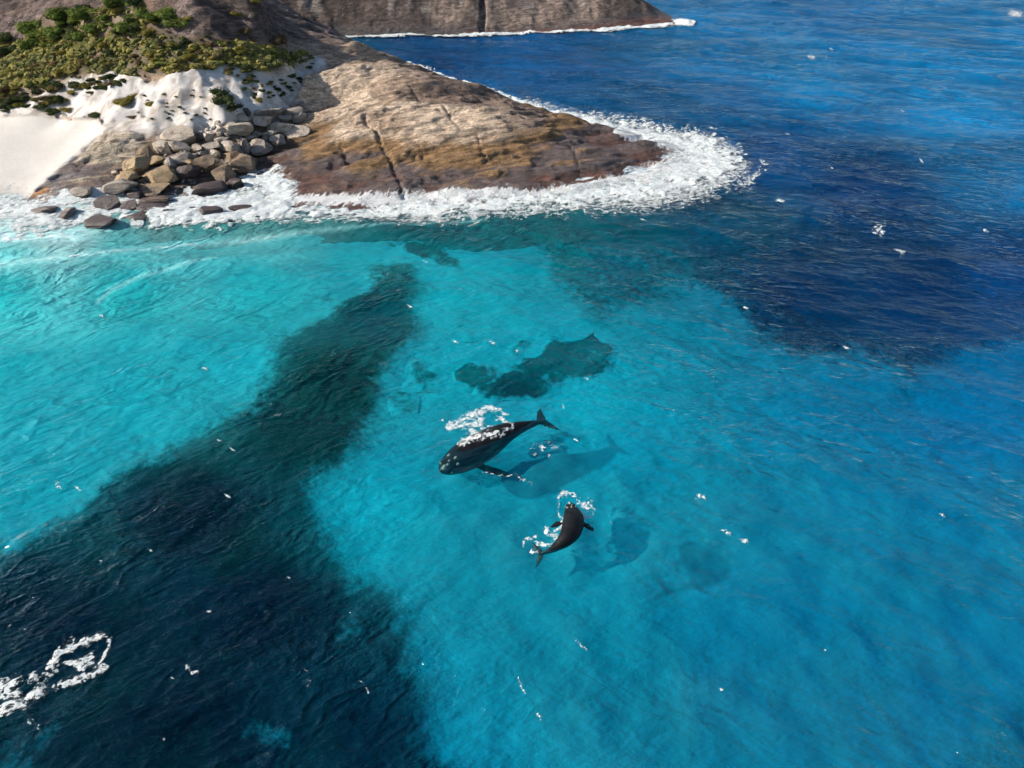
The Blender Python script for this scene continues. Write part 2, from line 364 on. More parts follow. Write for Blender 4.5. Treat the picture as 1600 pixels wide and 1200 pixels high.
# ------------------------------------------------------------------ land height field
def W(px, py, z):
    x, y = unproj(px, py, max(z, 0)); return (float(x), float(y), z)      # under water: straight below its place on the surface
ctrl = [W(*p) for p in [
 # near edge of the water, front of the headland, and below it
 (455, 322, -.3), (520, 322, -.2), (600, 322, -.2), (700, 318, -.2), (800, 314, -.2), (900, 306, -.2), (1000, 296, -.2), (1060, 288, -.2), (1100, 275, -.25), (1120, 258, -.25), (1090, 240, -.2), (1050, 222, -.1), (1010, 209, 0),
 (455, 350, -2.5), (600, 352, -3), (750, 348, -3), (900, 335, -3.2), (1000, 325, -3.2), (1100, 305, -3.4), (1170, 262, -3.4), (1120, 225, -3.2), (1050, 200, -3),
 # wet band
 (470, 292, .7), (520, 290, 1.0), (600, 292, 1.1), (700, 288, 1.1), (800, 284, 1.2), (900, 277, 1.1), (1000, 265, .8), (1060, 250, .35),
 (450, 262, 1.4), (520, 255, 2.0), (600, 258, 2.4), (700, 255, 2.6), (800, 250, 2.5), (900, 245, 2.1), (980, 235, 1.3),
 # ochre band
 (440, 235, 2.2), (500, 225, 3.0), (600, 225, 3.9), (700, 225, 4.2), (800, 220, 3.9), (900, 212, 2.9), (960, 212, 2.0),
 # pale slab
 (470, 205, 3.0), (500, 180, 4.3), (550, 190, 4.8), (600, 180, 6.2), (700, 190, 5.8), (800, 190, 5.0), (860, 190, 4.0),
 (500, 150, 6.0), (540, 140, 7.2), (600, 140, 8.4), (680, 150, 7.6), (760, 165, 6.2),
 (520, 115, 9.0), (560, 105, 10.0), (620, 112, 9.7),
 # silhouette
 (434, 0, 17), (480, 30, 13.8), (523, 60, 11.4), (560, 74, 10.8), (600, 90, 10.0), (660, 113, 9.2), (720, 134, 7.6), (800, 156, 5.6), (880, 180, 3.5), (960, 202, 1.6),
 # back shore, just hidden
 (434, -5, 3), (480, 30, 0), (523, 64, -.5), (560, 80, -.6), (600, 97, -.6), (660, 119, -.6), (720, 139, -.6), (800, 159, -.6), (880, 182, -.5), (960, 203, -.4),
 (523, 52, -4), (600, 84, -4), (660, 106, -4), (720, 126, -4), (800, 148, -4), (880, 172, -4), (960, 190, -3.5), (480, 10, -4),
 # boulder field and little cove
 (400, 290, .0), (440, 285, .2), (380, 320, -.9), (300, 335, -.9), (200, 345, -1.0), (420, 330, -1.6), (300, 360, -1.8), (150, 360, -1.4),
 (420, 255, 1.0), (350, 275, .6), (280, 290, .7), (200, 305, .3), (130, 330, -.3),
 (400, 225, 2.6), (330, 245, 2.2), (260, 250, 2.4), (200, 275, 1.5),
 (440, 195, 4.0), (380, 195, 4.8), (320, 205, 4.6), (270, 210, 4.8),
 # pale rock apron by the beach
 (60, 318, 0.1), (80, 290, 1.6), (120, 285, 1.9), (160, 275, 1.9), (120, 250, 2.9), (170, 245, 3.3), (190, 225, 4.4), (220, 215, 4.8), (215, 245, 3.2), (160, 205, 4.7),
 (90, 338, -.6),
 # beach
 (0, 305, .15), (30, 306, .15), (0, 270, .8), (60, 275, .8), (0, 230, 1.9), (100, 230, 2.1), (0, 188, 3.2), (100, 190, 3.4), (140, 200, 3.9),
 (-150, 310, .1), (-150, 250, 1.6), (-150, 190, 3.4), (-300, 320, .1), (-300, 190, 4), (0, 335, -.8), (-150, 345, -1), (-300, 360, -1.5), (50, 350, -1), (0, 380, -2), (-200, 400, -2.5),
 # dunes
 (0, 160, 5.5), (60, 165, 5.8), (120, 170, 6.4), (170, 180, 6.8), (220, 180, 7.6), (250, 195, 6.2), (300, 180, 7.8), (350, 175, 8.2), (400, 175, 6.5), (450, 165, 5.6), (440, 145, 8.2), (480, 125, 7.2),
 (340, 150, 10.6), (300, 145, 10.2), (245, 155, 10.0), (215, 150, 9.2), (160, 150, 8.4), (400, 140, 9.6),
 (60, 140, 7.6), (0, 140, 7.2), (120, 125, 9.6), (200, 125, 11.2), (280, 118, 12.6), (350, 108, 13.2), (400, 118, 12.4), (450, 108, 11.6), (492, 94, 10.4), (505, 104, 9.6),
 # scrub and bare hill
 (0, 100, 10), (100, 95, 11.8), (200, 90, 13.4), (300, 85, 14.6), (400, 85, 14.2), (460, 80, 11.6),
 (0, 50, 14.5), (100, 50, 16), (200, 50, 17.5), (300, 50, 18.5), (380, 50, 17.5), (440, 50, 13.8), (480, 62, 11.9),
 (0, 0, 20), (100, 0, 21.5), (200, 0, 23), (300, 0, 24), (380, 0, 22),
 (-200, 140, 8), (-200, 60, 14), (-200, 0, 20), (0, -60, 27), (200, -60, 30), (380, -50, 29), (-200, -60, 27)]]
ctrl += [(-190, 250, 30), (-120, 260, 24), (-60, 260, 8), (-30, 250, -3), (0, 260, -6), (-190, 200, 28), (78, 262, -14), (40, 262, -13), (78, 205, -13), (78, 160, -10), (40, 205, -11), (40, 180, -8), (0, 262, -10), (20, 232, -11), (-12, 218, -6), (-22, 236, -6), (0, 205, -8), (78, 93, -10), (0, 93, -8), (-190, 93, -8)]
LAND = TPS(ctrl, .02)
# fissures in the slab (image coordinates turned into ground lines at slab height)
def gl(pts, zz): return [tuple(map(float, unproj(a, b, zz))) for a, b in pts]
cracks = [(gl([(577, 196), (572, 205), (576, 213), (590, 219), (604, 240), (617, 260), (628, 283)], 3.2), .42, 1.0),
 (gl([(590, 219), (620, 214), (640, 218), (655, 226)], 4.1), .3, .5), (gl([(534, 232), (538, 242), (546, 252)], 2.6), .3, .6),
 (gl([(745, 222), (752, 236), (760, 246)], 3.0), .3, .6), (gl([(655, 226), (660, 240)], 3.6), .25, .4), (gl([(690, 165), (705, 185), (720, 195)], 6.0), .35, .6),
 (gl([(510, 240), (525, 236), (534, 232)], 2.8), .25, .35), (gl([(700, 158), (760, 172), (810, 178), (850, 190)], 5.8), .3, .45), (gl([(640, 140), (690, 165)], 7.6), .35, .5),
 (gl([(760, 246), (810, 240), (850, 228)], 3.0), .3, .5), (gl([(890, 225), (900, 240), (905, 262)], 2.2), .3, .5), (gl([(520, 262), (515, 275), (520, 288)], 1.6), .25, .3),
 (gl([(105, 262), (150, 237), (180, 215)], 3.2), .3, .5), (gl([(165, 222), (200, 205)], 4.6), .25, .35)]
def world_line(x, y, P):
    d = np.full(x.shape, 1e9)
    for (x0, y0), (x1, y1) in zip(P, P[1:]):
        ex, ey = x1-x0, y1-y0
        t = np.clip(((x-x0)*ex+(y-y0)*ey)/(ex*ex+ey*ey+1e-9), 0, 1)
        d = np.minimum(d, np.hypot(x-x0-t*ex, y-y0-t*ey))
    return d
BEACH = [(-700, 150), (-100, 176), (0, 183), (60, 182), (110, 186), (150, 188), (166, 200), (150, 214), (128, 232), (108, 250), (84, 268), (62, 290), (44, 312), (0, 308), (-150, 318), (-700, 360)]
DUNE = [(-700, 120), (-60, 138), (0, 136), (30, 150), (70, 140), (120, 124), (170, 111), (196, 118), (230, 122), (262, 116), (300, 108), (350, 100), (392, 110), (430, 112), (460, 104), (492, 91), (506, 99), (480, 122), (462, 150), (440, 168), (400, 180), (352, 192), (330, 206), (290, 200), (262, 206), (224, 206), (190, 208), (160, 202), (150, 186), (110, 184), (0, 182), (-100, 174), (-700, 150)]
SCRUB = [(-700, 118), (-60, 132), (0, 134), (60, 134), (120, 122), (170, 110), (230, 120), (300, 106), (350, 99), (430, 110), (490, 90), (470, 82), (430, 76), (380, 70), (330, 62), (280, 52), (250, 40), (240, 20), (230, 0), (190, -10), (150, 14), (100, 22), (60, 34), (30, 52), (0, 60), (-700, 40)]
def land_detail(x, y, px, py, z, rockm):
    big = (fbm(x*.06, y*.09, 0, 5, 4)-.5)*2.2
    dirx = x*.91+y*.41; diry = -x*.41+y*.91
    stre = (fbm(dirx*.12, diry*.5, 0, 15, 5, .55)-.5)
    ledge = fbm(dirx*.07, diry*.22, 0, 25, 3); ledge = (np.floor(ledge*9)+sstep(.55, 1, (ledge*9) % 1))/9-.5
    fine = (fbm(x*.8, y*.8, 0, 35, 4, .6)-.5)
    rz = big*.5+stre*1.1+ledge*4.2+fine*.45
    dz = (fbm(x*.13, y*.13, 0, 45, 4)-.5)*1.3+(fbm(x*.7, y*.7, 0, 55, 3)-.5)*.2
    return rz, dz
def build_height(x, y):
    z0 = LAND(x, y)
    px, py = proj(x, y, z0)
    bs = poly_sd(px, py, BEACH); ds = poly_sd(px, py, DUNE); ss = poly_sd(px, py, SCRUB)
    nz = (fbm(x*.25, y*.25, 0, 61, 4)-.5)
    beach = sstep(-3, 3, bs+nz*6); dune = sstep(-4, 4, ds+nz*18)*(1-beach); scrub = sstep(-6, 8, ss+nz*24)*(1-beach)*(1-dune*.85)
    rock = np.clip(1-beach-dune-scrub, 0, 1)
    rz, dz = land_detail(x, y, px, py, z0, rock)
    cr = 0
    for P, wd, dp in cracks: cr = cr+.6*dp*(1-sstep(wd*.3, wd*1.3, world_line(x, y, P)+.5*nz))
    damp = .35+.65*sstep(0, 1.8, z0)
    # dune blow-outs: steep runnels
    gul = (1-np.abs(fbm(x*.16+y*.05, y*.07, 0, 71, 3)*2-1)); gul = (gul-.7)*1.6+(fbm(x*.12, y*.14, 0, 72, 3)-.5)*4.5-.3
    z = z0+rock*(rz*damp-cr)+dune*(dz*1.2+gul)*sstep(4.2, 7, z0)+scrub*(dz*1.6)+beach*(nz*.12)
    return z, z0, px, py, beach, dune, scrub, rock, nz
gx = np.arange(-190, 78, .35); gy = np.arange(93, 262, .35)
GX, GY = np.meshgrid(gx, gy)
GZ, GZ0, GPX, GPY, mB, mD, mS, mR, NZ = build_height(GX, GY)
def hland(x, y):
    fx = np.clip((np.asarray(x, float)-gx[0])/.35, 0, len(gx)-1.001); fy = np.clip((np.asarray(y, float)-gy[0])/.35, 0, len(gy)-1.001)
    ix = fx.astype(int); iy = fy.astype(int); fx = fx-ix; fy = fy-iy
    h = (GZ[iy, ix]*(1-fx)+GZ[iy, ix+1]*fx)*(1-fy)+(GZ[iy+1, ix]*(1-fx)+GZ[iy+1, ix+1]*fx)*fy
    out = (np.asarray(x) < gx[0]) | (np.asarray(x) > gx[-1]) | (np.asarray(y) < gy[0]) | (np.asarray(y) > gy[-1])
    return np.where(out, -20., h)
def cast(px, py):
    """where the view ray through a photo point meets the land (or the sea)"""
    u = (px-800)/F; v = (600-py)/F
    t = np.arange(90, 330, .2); x = u*t; y = t*(ct+v*st); z = HC-t*(st-v*ct)
    hit = z <= np.maximum(hland(x, y), 0); i = int(np.argmax(hit))
    return float(x[i]), float(y[i]), float(max(hland(x[i], y[i]), 0))
def lerp3(a, b, t): return np.asarray(a)*(1-t[..., None])+np.asarray(b)*t[..., None]
def land_color():
    x, y, z, px, py = GX, GY, GZ, GPX, GPY
    n1 = fbm(x*.08, y*.12, 0, 81, 4); n2 = fbm(x*.35, y*.5, 0, 82, 4)
    pale = np.array((.62, .485, .365)); pink = (.47, .34, .24); ochre = (.29, .175, .085); wetc = (.135, .100, .095); red = (.13, .062, .045); hill = (.165, .115, .095); hillp = (.22, .165, .15)
    c = np.broadcast_to(pale, x.shape+(3,)).copy()
    c = lerp3(c, pink, sstep(.45, .62, n1)*.8)
    # brown upper flank of the slab towards the ridge and the tip
    flank = np.clip(sstep(-16, 22, -(py-(118+.31*(px-560)))+30*(n1-.5))*sstep(540, 700, px)+sstep(760, 900, px+120*(n1-.5)), 0, 1)
    c = lerp3(c, (.20, .14, .115), flank*.85)
    # tide bands, by height above the water
    zb = z+1.6*(n1-.5)+.8*(n2-.5)
    c = lerp3(c, ochre, 1-sstep(3.4, 4.6, zb)); wet = 1-sstep(1.9, 2.5, zb)
    ocl = sstep(.5, .62, n2)*(1-wet)*0
    c = lerp3(c, wetc, wet*(1-.5*sstep(.56, .66, n2)*sstep(850, 700, px)))
    c = lerp3(c, red, (1-sstep(.7, 1.3, zb))*.9)
    # bare hill above
    hillm = sstep(.0, 1, np.clip((95-py)/40, 0, 1))*sstep(-30, 30, 540-px+20*(n1-.5))
    hc = lerp3(np.broadcast_to(hill, c.shape), hillp, sstep(.45, .65, n1))
    hc = lerp3(hc, (.10, .075, .07), sstep(.5, .62, n2)*.7)
    c = lerp3(c, hc, hillm)
    # apron by the beach: pale cream, orange toe
    ap = sstep(235, 215, px)*sstep(190, 210, py)
    c = lerp3(c, (.46, .40, .32), ap*(1-wet)*.85)
    c = lerp3(c, (.22, .20, .20), ap*(1-sstep(1.2, 2.0, z))*.8)
    c = lerp3(c, (.42, .20, .07), ap*sstep(22, 8, np.hypot(px-64, (py-302)*1.2)))
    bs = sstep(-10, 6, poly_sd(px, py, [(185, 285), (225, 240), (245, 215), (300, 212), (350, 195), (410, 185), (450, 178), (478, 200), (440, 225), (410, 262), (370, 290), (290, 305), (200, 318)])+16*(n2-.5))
    c = lerp3(c, (.13, .10, .08), bs*.85)  # ground painted darker under the boulder pile, as deep shade in the gaps
    sand = lerp3(np.broadcast_to((.68, .65, .61), c.shape), (.66, .62, .57), sstep(.5, .7, n2)*.5)
    dsand = lerp3(np.broadcast_to((.70, .67, .64), c.shape), (.34, .29, .25), np.clip(sstep(.52, .64, fbm(x*.9, y*.9, 0, 83, 4))*.6+sstep(.52, .66, fbm(x*.13, y*.2, 0, 84, 4))*.45, 0, .85))
    wsand = sstep(.6, .1, z)
    sand = lerp3(sand, (.46, .43, .40), wsand*mB*.7)
    scr = lerp3(np.broadcast_to((.19, .12, .085), c.shape), (.26, .20, .15), sstep(.4, .65, n2))
    scr = lerp3(scr, (.07, .07, .035), sstep(.46, .56, n1)*.6)
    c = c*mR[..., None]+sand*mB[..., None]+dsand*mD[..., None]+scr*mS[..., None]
    wet = wet*mR+wsand*mB*.6
    return c, wet
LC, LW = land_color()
# wash over the rock just above the waterline
sw = np.zeros(GX.shape)
sw = np.maximum(sw, line_val(GPX, GPY, [(462, 312, 16), (520, 312, 18), (600, 312, 20), (660, 306, 22), (740, 306, 18), (830, 303, 16), (900, 294, 20), (980, 278, 30), (1050, 262, 46), (1100, 258, 44)])*1.25)
sw = np.maximum(sw, line_val(GPX, GPY, [(960, 205, 5), (1010, 214, 16), (1060, 230, 26)])*1.2)
sw = np.maximum(sw, line_val(GPX, GPY, [(45, 318, 14), (90, 325, 22), (160, 318, 24), (230, 320, 18), (300, 318, 14), (380, 305, 18), (430, 290, 12)])*1.15)
sw = np.clip(sw*.82, 0, 1)
rk = np.clip(mR+.15*mS, 0, 1)
V = np.stack([GX.ravel(), GY.ravel(), GZ.ravel()], 1)
allf = grid_faces(*GX.shape); zc = GZ.ravel()
allf = allf[(zc[allf] > -7).any(1)]
lab = np.argmax(np.stack([mR, mB, mD, mS], -1), -1)
hillreg = (GPY < 112) & (GPX < 560) & (GPY < 100-(GPX-440)*.2)
lab = np.where((lab == 0) & hillreg, 4, lab).ravel()
fl = lab[allf[:, 0]]
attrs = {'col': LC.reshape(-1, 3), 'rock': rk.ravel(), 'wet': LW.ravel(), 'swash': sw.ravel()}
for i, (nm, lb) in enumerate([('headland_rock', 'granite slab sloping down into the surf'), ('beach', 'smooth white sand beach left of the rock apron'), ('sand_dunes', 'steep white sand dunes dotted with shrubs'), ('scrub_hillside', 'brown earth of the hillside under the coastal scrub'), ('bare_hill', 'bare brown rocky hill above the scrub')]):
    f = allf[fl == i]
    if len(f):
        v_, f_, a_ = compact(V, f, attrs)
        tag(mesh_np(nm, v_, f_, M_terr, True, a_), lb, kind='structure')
# ------------------------------------------------------------------ far headland
fctrl = [W(*p) for p in [
 (420, 64, -.3), (480, 62, -.3), (540, 58, -.3), (620, 57, -.3), (700, 55.5, -.3), (780, 54, -.3), (850, 51, -.3), (920, 48, -.3), (980, 44, -.3), (1035, 39, -.3), (1062, 36.5, -.4),
 (420, 74, -6), (540, 70, -6), (700, 67, -6), (850, 63, -6), (980, 56, -6), (1062, 46, -6), (1095, 40, -6), (1100, 32, -6), (1080, 22, -6), (1150, 30, -12), (1250, 40, -14), (1250, 10, -14), (1150, 0, -12), (1100, 10, -8), (1100, -20, -12), (1250, -30, -14), (1120, 34, -9), (1140, 22, -10), (1085, 35, -3),
 (1000, -4, -.5), (1030, 12, -.5), (1054, 25, -.5), (1040, -8, -4), (1060, 10, -4),
]]
def fc(px, py, base, sl):                       # a point of the slope that rises at sl from the waterline (px, base)
    y0 = float(unproj(px, base, 0)[1]); T = (st-(600-py)/F*ct)/(ct+(600-py)/F*st)
    z = sl*(HC/T-y0)/(1+sl/T); x, y = unproj(px, py, z); return (float(x), float(y), float(z))
fbase = lambda px: float(np.interp(px, [300, 420, 540, 620, 700, 780, 850, 920, 980, 1035, 1062], [66, 64, 58, 57, 55.5, 54, 51, 48, 44, 39, 36.5]))
fsl = lambda px: float(np.interp(px, [400, 600, 800, 900, 1000, 1050], [1.1, 1.0, .8, .55, .28, .15]))
for px_ in (320, 420, 480, 540, 620, 700, 780, 850, 920, 970):
    for q_ in (.25, .55, 1.0):
        fctrl.append(fc(px_, fbase(px_)*(1-q_), fbase(px_), fsl(px_)))
    if px_ < 900: fctrl += [fc(px_, -16, fbase(px_), fsl(px_)*.95), fc(px_, -34, fbase(px_), fsl(px_)*.85)]
fctrl += [fc(1000, 26, 42, .25), fc(1030, 33, 39, .2), fc(1050, 34.5, 37.5, .15)]
fctrl += [(x_, 221, -12) for x_ in (-60, -30, 0, 30, 60, 84)]+[(x_, 205, -14) for x_ in (-90, -30, 30, 84)]+[(84, 262, -9), (84, 300, -14), (84, 372, -16), (40, 372, -14)]
FAR = TPS(fctrl, .02)
fx = np.arange(-150, 82, .5); fy = np.arange(222, 372, .5)
FX, FY = np.meshgrid(fx, fy); FZ0 = FAR(FX, FY)
n = fbm(FX*.05, FY*.07, 0, 101, 5)
FZ = FZ0+((n-.5)*5+(fbm(FX*.35, FY*.2, 0, 103, 4)-.5)*1.4)*sstep(-.5, 3, FZ0)
FPX, FPY = proj(FX, FY, FZ)
vert = (1-sstep(.3, 1.4, np.abs(FX-(unproj(751, 40, 4)[0])+1.2*(fbm(FY*.2, FY*0, 0, 7, 2)-.5))))*sstep(0, 2, FZ0); FZ = FZ-1.6*vert
streak = fbm(FX*.35, FY*.06+FZ0*.1, 0, 104, 4)
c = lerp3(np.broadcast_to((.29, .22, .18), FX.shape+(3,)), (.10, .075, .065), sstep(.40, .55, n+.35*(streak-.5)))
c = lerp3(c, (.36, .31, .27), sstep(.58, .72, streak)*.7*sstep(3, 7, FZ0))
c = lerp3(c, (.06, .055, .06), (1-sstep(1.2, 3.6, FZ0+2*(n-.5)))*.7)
c = lerp3(c, (.17, .08, .055), sstep(700, 760, FPX)*(1-sstep(.5, 1.9, FZ0)))
wetf = 1-sstep(1.5, 3, FZ0)
allf = grid_faces(*FX.shape, keep=(FZ0.ravel() > -6))
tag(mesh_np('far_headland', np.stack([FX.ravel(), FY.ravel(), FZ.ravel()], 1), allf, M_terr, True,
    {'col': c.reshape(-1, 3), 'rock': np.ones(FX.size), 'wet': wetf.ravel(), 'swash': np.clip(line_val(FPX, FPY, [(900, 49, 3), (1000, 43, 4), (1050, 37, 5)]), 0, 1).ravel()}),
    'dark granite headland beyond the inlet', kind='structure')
# ------------------------------------------------------------------ seabed
dpts = [(-400, 350, 1.2), (0, 330, .6), (0, 370, 1.4), (0, 450, 1.7), (300, 380, 1.5), (300, 500, 2.1), (470, 345, 2.2), (600, 350, 3), (0, 700, 2.7), (300, 650, 2.8), (600, 500, 2.8), (800, 500, 3.1),
 (600, 420, 2.4), (700, 700, 3.4), (1000, 600, 4.2), (700, 900, 4.8), (1000, 900, 7.8), (1300, 800, 9.0), (1600, 700, 9.5), (1600, 1200, 13), (1200, 1200, 11.5), (800, 1150, 7.4), (1100, 350, 6.5), (1400, 300, 8),
 (1600, 100, 10), (900, 100, 9), (1300, 30, 11), (600, 72, 6), (0, 1100, 6), (300, 900, 5), (500, 1100, 5.4), (1200, 200, 8), (800, 360, 4.2), (-400, 900, 5), (2000, 600, 9), (0, 1400, 7), (1600, 1500, 12), (800, 1500, 8)]
DEP = IDW([(*unproj(a, b, 0), d) for a, b, d in dpts], 3.0)
def depth(x, y):
    return DEP(x, y/1.4)[..., 0] if False else DEP(x, y)[..., 0]
GRASS = [(612, 420), (638, 424), (648, 455), (642, 500), (618, 560), (604, 615), (578, 670), (548, 715), (520, 740), (482, 752), (474, 800), (500, 845), (520, 895), (532, 930), (575, 940), (604, 965), (622, 1010), (636, 1060), (656, 1100), (664, 1150), (690, 1185), (760, 1192), (790, 1230), (700, 1500), (-600, 1500), (-600, 1100), (-200, 950), (0, 862), (100, 802), (200, 742), (300, 678), (350, 640), (380, 608), (420, 566), (480, 518), (540, 468), (586, 430)]
REEFR = [(1080, 450), (1120, 488), (1165, 512), (1230, 545), (1300, 556), (1370, 566), (1415, 598), (1450, 575), (1600, 535), (2100, 520), (2100, 330), (1640, 322), (1560, 280), (1440, 236), (1300, 205), (1200, 190), (1120, 190), (1150, 262), (1080, 305), (1000, 318), (1000, 380)]
REEFG = [(640, 342), (760, 352), (800, 372), (840, 410), (880, 450), (930, 492), (1000, 505), (1080, 470), (1130, 470), (1180, 300), (1000, 318), (900, 328), (760, 336)]
BACK = [(560, 78), (700, 95), (850, 110), (1000, 125), (1150, 165), (1250, 190), (1200, 230), (1100, 230), (960, 200), (800, 150), (660, 105)]
def weed_shadow_at(px, py, x, y):
    nz = (fbm(x*.09, y*.09, 0, 201, 5)-.5); sc = np.clip(.35+.65*(py-100)/600, .3, 1.3)
    g = sstep(-34, 34, poly_sd(px, py, GRASS)/sc*.9+nz*95)
    wpx = px+90*(fbm(x*.12, y*.12, 0, 206, 3)-.5); wpy = py+70*(fbm(x*.12, y*.12, 0, 207, 3)-.5)
    for cx, cy, rx, ry, k in [(398, 1158, 62, 30, .34), (125, 1140, 60, 30, .45), (546, 1000, 22, 40, .35), (20, 1190, 40, 20, .5), (690, 1120, 24, 60, .3)]:
        g = g*(1-k*sstep(1.35, .3, np.hypot((wpx-cx)/rx, (wpy-cy)/ry)+nz*1.2))
    g = np.maximum(g, sstep(-55, 50, poly_sd(px, py, REEFR)/sc+nz*130))
    g = np.maximum(g, .66*sstep(-60, 60, poly_sd(px, py, REEFG)/sc+nz*150))
    g = np.maximum(g, .85*sstep(-14, 14, poly_sd(px, py, BACK)+nz*30))
    g = np.maximum(g, .28*sstep(1.3, .2, np.hypot((px-1010)/150, (py-868)/46)+nz*.9))  # not weed: faint shadow of the small whale painted into the bed colour
    g = np.maximum(g, .25*sstep(1.4, .2, np.hypot((px-1330)/160, (py-1060)/120)+nz*.9))
    return g
ang = np.radians(np.concatenate([np.arange(-180, -46, 6), np.linspace(-46, 46, 520), np.arange(52, 180, 6)]))
rad = np.concatenate([[6], 20*np.exp(np.linspace(0, math.log(420/20), 620)), [480, 600, 900, 1500, 3000, 4500]])
A, R = np.meshgrid(ang, rad); bx = R*np.sin(A); by = R*np.cos(A)
bd = depth(bx, by); bz = -bd*(1+.0)+(fbm(bx*.06, by*.06, 0, 210, 4)-.5)*1.0
bz = np.where(R > 450, -12, np.minimum(bz, -.35))
qpx, qpy = proj(bx, by, bz)
gr = np.where((R < 450) & (np.abs(A) < 1.0), weed_shadow_at(qpx, qpy, bx, by), .6)
bz = bz+gr*(.5+.7*fbm(bx*.3, by*.3, 0, 211, 3))*.8*(bd > 1.5)
def polar_faces(nr, na):
    i = np.arange(nr*na).reshape(nr, na); j = np.roll(i, -1, 1)
    return np.stack([i[:-1], j[:-1], j[1:], i[1:]], -1).reshape(-1, 4)
tag(mesh_np('seabed', np.stack([bx.ravel(), by.ravel(), bz.ravel()], 1), polar_faces(*A.shape), M_bed, True, {'bed_dark': gr.ravel()}), 'pale sand and dark weed under the clear water', kind='structure')
# separate low reefs that stand on the sand
def reef(pts, label, hgt=.5, group=None, dens=1.0):
    P = np.array(pts, float); x0, y0 = P.min(0)-14; x1, y1 = P.max(0)+14
    cs = [unproj(a, b, -4) for a in (x0, x1) for b in (y0, y1)]
    xs = np.arange(min(c[0] for c in cs), max(c[0] for c in cs), .25); ys = np.arange(min(c[1] for c in cs), max(c[1] for c in cs), .25)
    X, Y = np.meshgrid(xs, ys); zb = -depth(X, Y)+(fbm(X*.06, Y*.06, 0, 210, 4)-.5)
    px, py = proj(X, Y, zb); nz = fbm(X*.25, Y*.25, 0, 220, 4)-.5
    wx_ = px+34*(fbm(X*.3, Y*.3, 0, 222, 3)-.5); wy_ = py+22*(fbm(X*.3, Y*.3, 0, 223, 3)-.5)
    g = sstep(-15, 11, poly_sd(wx_, wy_, P)+nz*60)
    z = zb+g*(.1+hgt*.6*fbm(X*.5, Y*.5, 0, 221, 4))+.03
    f = grid_faces(*X.shape, keep=(g > .005).ravel())
    if not len(f): return
    v_, f_, a_ = compact(np.stack([X.ravel(), Y.ravel(), z.ravel()], 1), f, {'bed_dark': np.clip(g*dens*(.75+1.6*(fbm(X*.7, Y*.7, 0, 224, 4)-.3)), 0, 1.2).ravel()})
    return tag(mesh_np('reef', v_, f_, M_bed, True, a_), label, 'reef', group)
G = 'dark reef patches on the sandy seabed'
def ell(cx, cy, rx, ry): return [(cx+rx*math.cos(t), cy+ry*math.sin(t)) for t in np.linspace(0, 6.28, 11)[:-1]]
reef([(760, 608), (790, 590), (812, 566), (838, 537), (868, 524), (900, 531), (928, 524), (946, 544), (936, 568), (890, 588), (850, 598), (795, 618)], 'largest dark reef patch under the water above the upper whale', .8, G)
reef(ell(738, 588, 24, 12), 'round dark reef at the left end of the large reef patch', .5, G)
reef(ell(665, 594, 18, 9), 'faint small reef between the weed bed and the large reef', .3, G, .5)
reef(ell(625, 636, 13, 5), 'tiny dark reef spot close to the right edge of the weed bed', .3, G, .5)
reef(ell(728, 521, 12, 5), 'tiny reef spot on pale sand above the large reef', .3, G, .5)
reef(ell(540, 756, 20, 6), 'faint flat reef beside the notch in the weed bed', .2, G, .5)
reef([(600, 362), (640, 368), (680, 380), (718, 396), (706, 408), (660, 400), (640, 384), (604, 374)], 'dark weedy reef just off the headland at the top of the weed bed', .5, G)
# added translucent sheet below the whales, weakens their shadows on the bottom
def build_shadow_veil():
    X, Y = np.meshgrid(np.arange(-40, 90, .6), np.arange(16, 100, .6)); Z = np.full(X.shape, -3.0)+1.7*(fbm(X*.35, Y*.35, 0, 240, 3)-.5)
    px, py = proj(X, Y, Z); n_ = fbm(X*.07, Y*.07, 0, 241, 4)-.5
    d = poly_sd(px, py, [(620, 700), (700, 620), (900, 640), (1150, 640), (1500, 680), (1750, 700), (1750, 1350), (780, 1350), (700, 1120), (560, 880), (560, 760)])
    g = sstep(-30, 90, d+nz_g(n_))*.28
    b = NB('shadow_veil'); t = b.n('ShaderNodeBsdfTransparent'); df = b.n('ShaderNodeBsdfDiffuse'); df.inputs[0].default_value = (.6, .72, .72, 1)
    m = b.n('ShaderNodeMixShader'); b.put(m.inputs[0], b.math('MULTIPLY', b.attr('dens').outputs['Fac'], b.ramp(b.noise(.25, 3, .6, b.coord()), .3, .7, .85, 1.1)))
    b.put(m.inputs[1], t.outputs[0]); b.put(m.inputs[2], df.outputs[0]); mt = b.done(m.outputs[0])
    f = grid_faces(*X.shape, keep=(g > .004).ravel())
    v_, f_, a_ = compact(np.stack([X.ravel(), Y.ravel(), Z.ravel()], 1), f, {'dens': g.ravel()})
    tag(mesh_np('shadow_veil', v_, f_, mt, True, a_), 'added pale veil that softens the whale shadows on the bottom', kind='stuff')
nz_g = lambda n_: n_*120
build_shadow_veil()
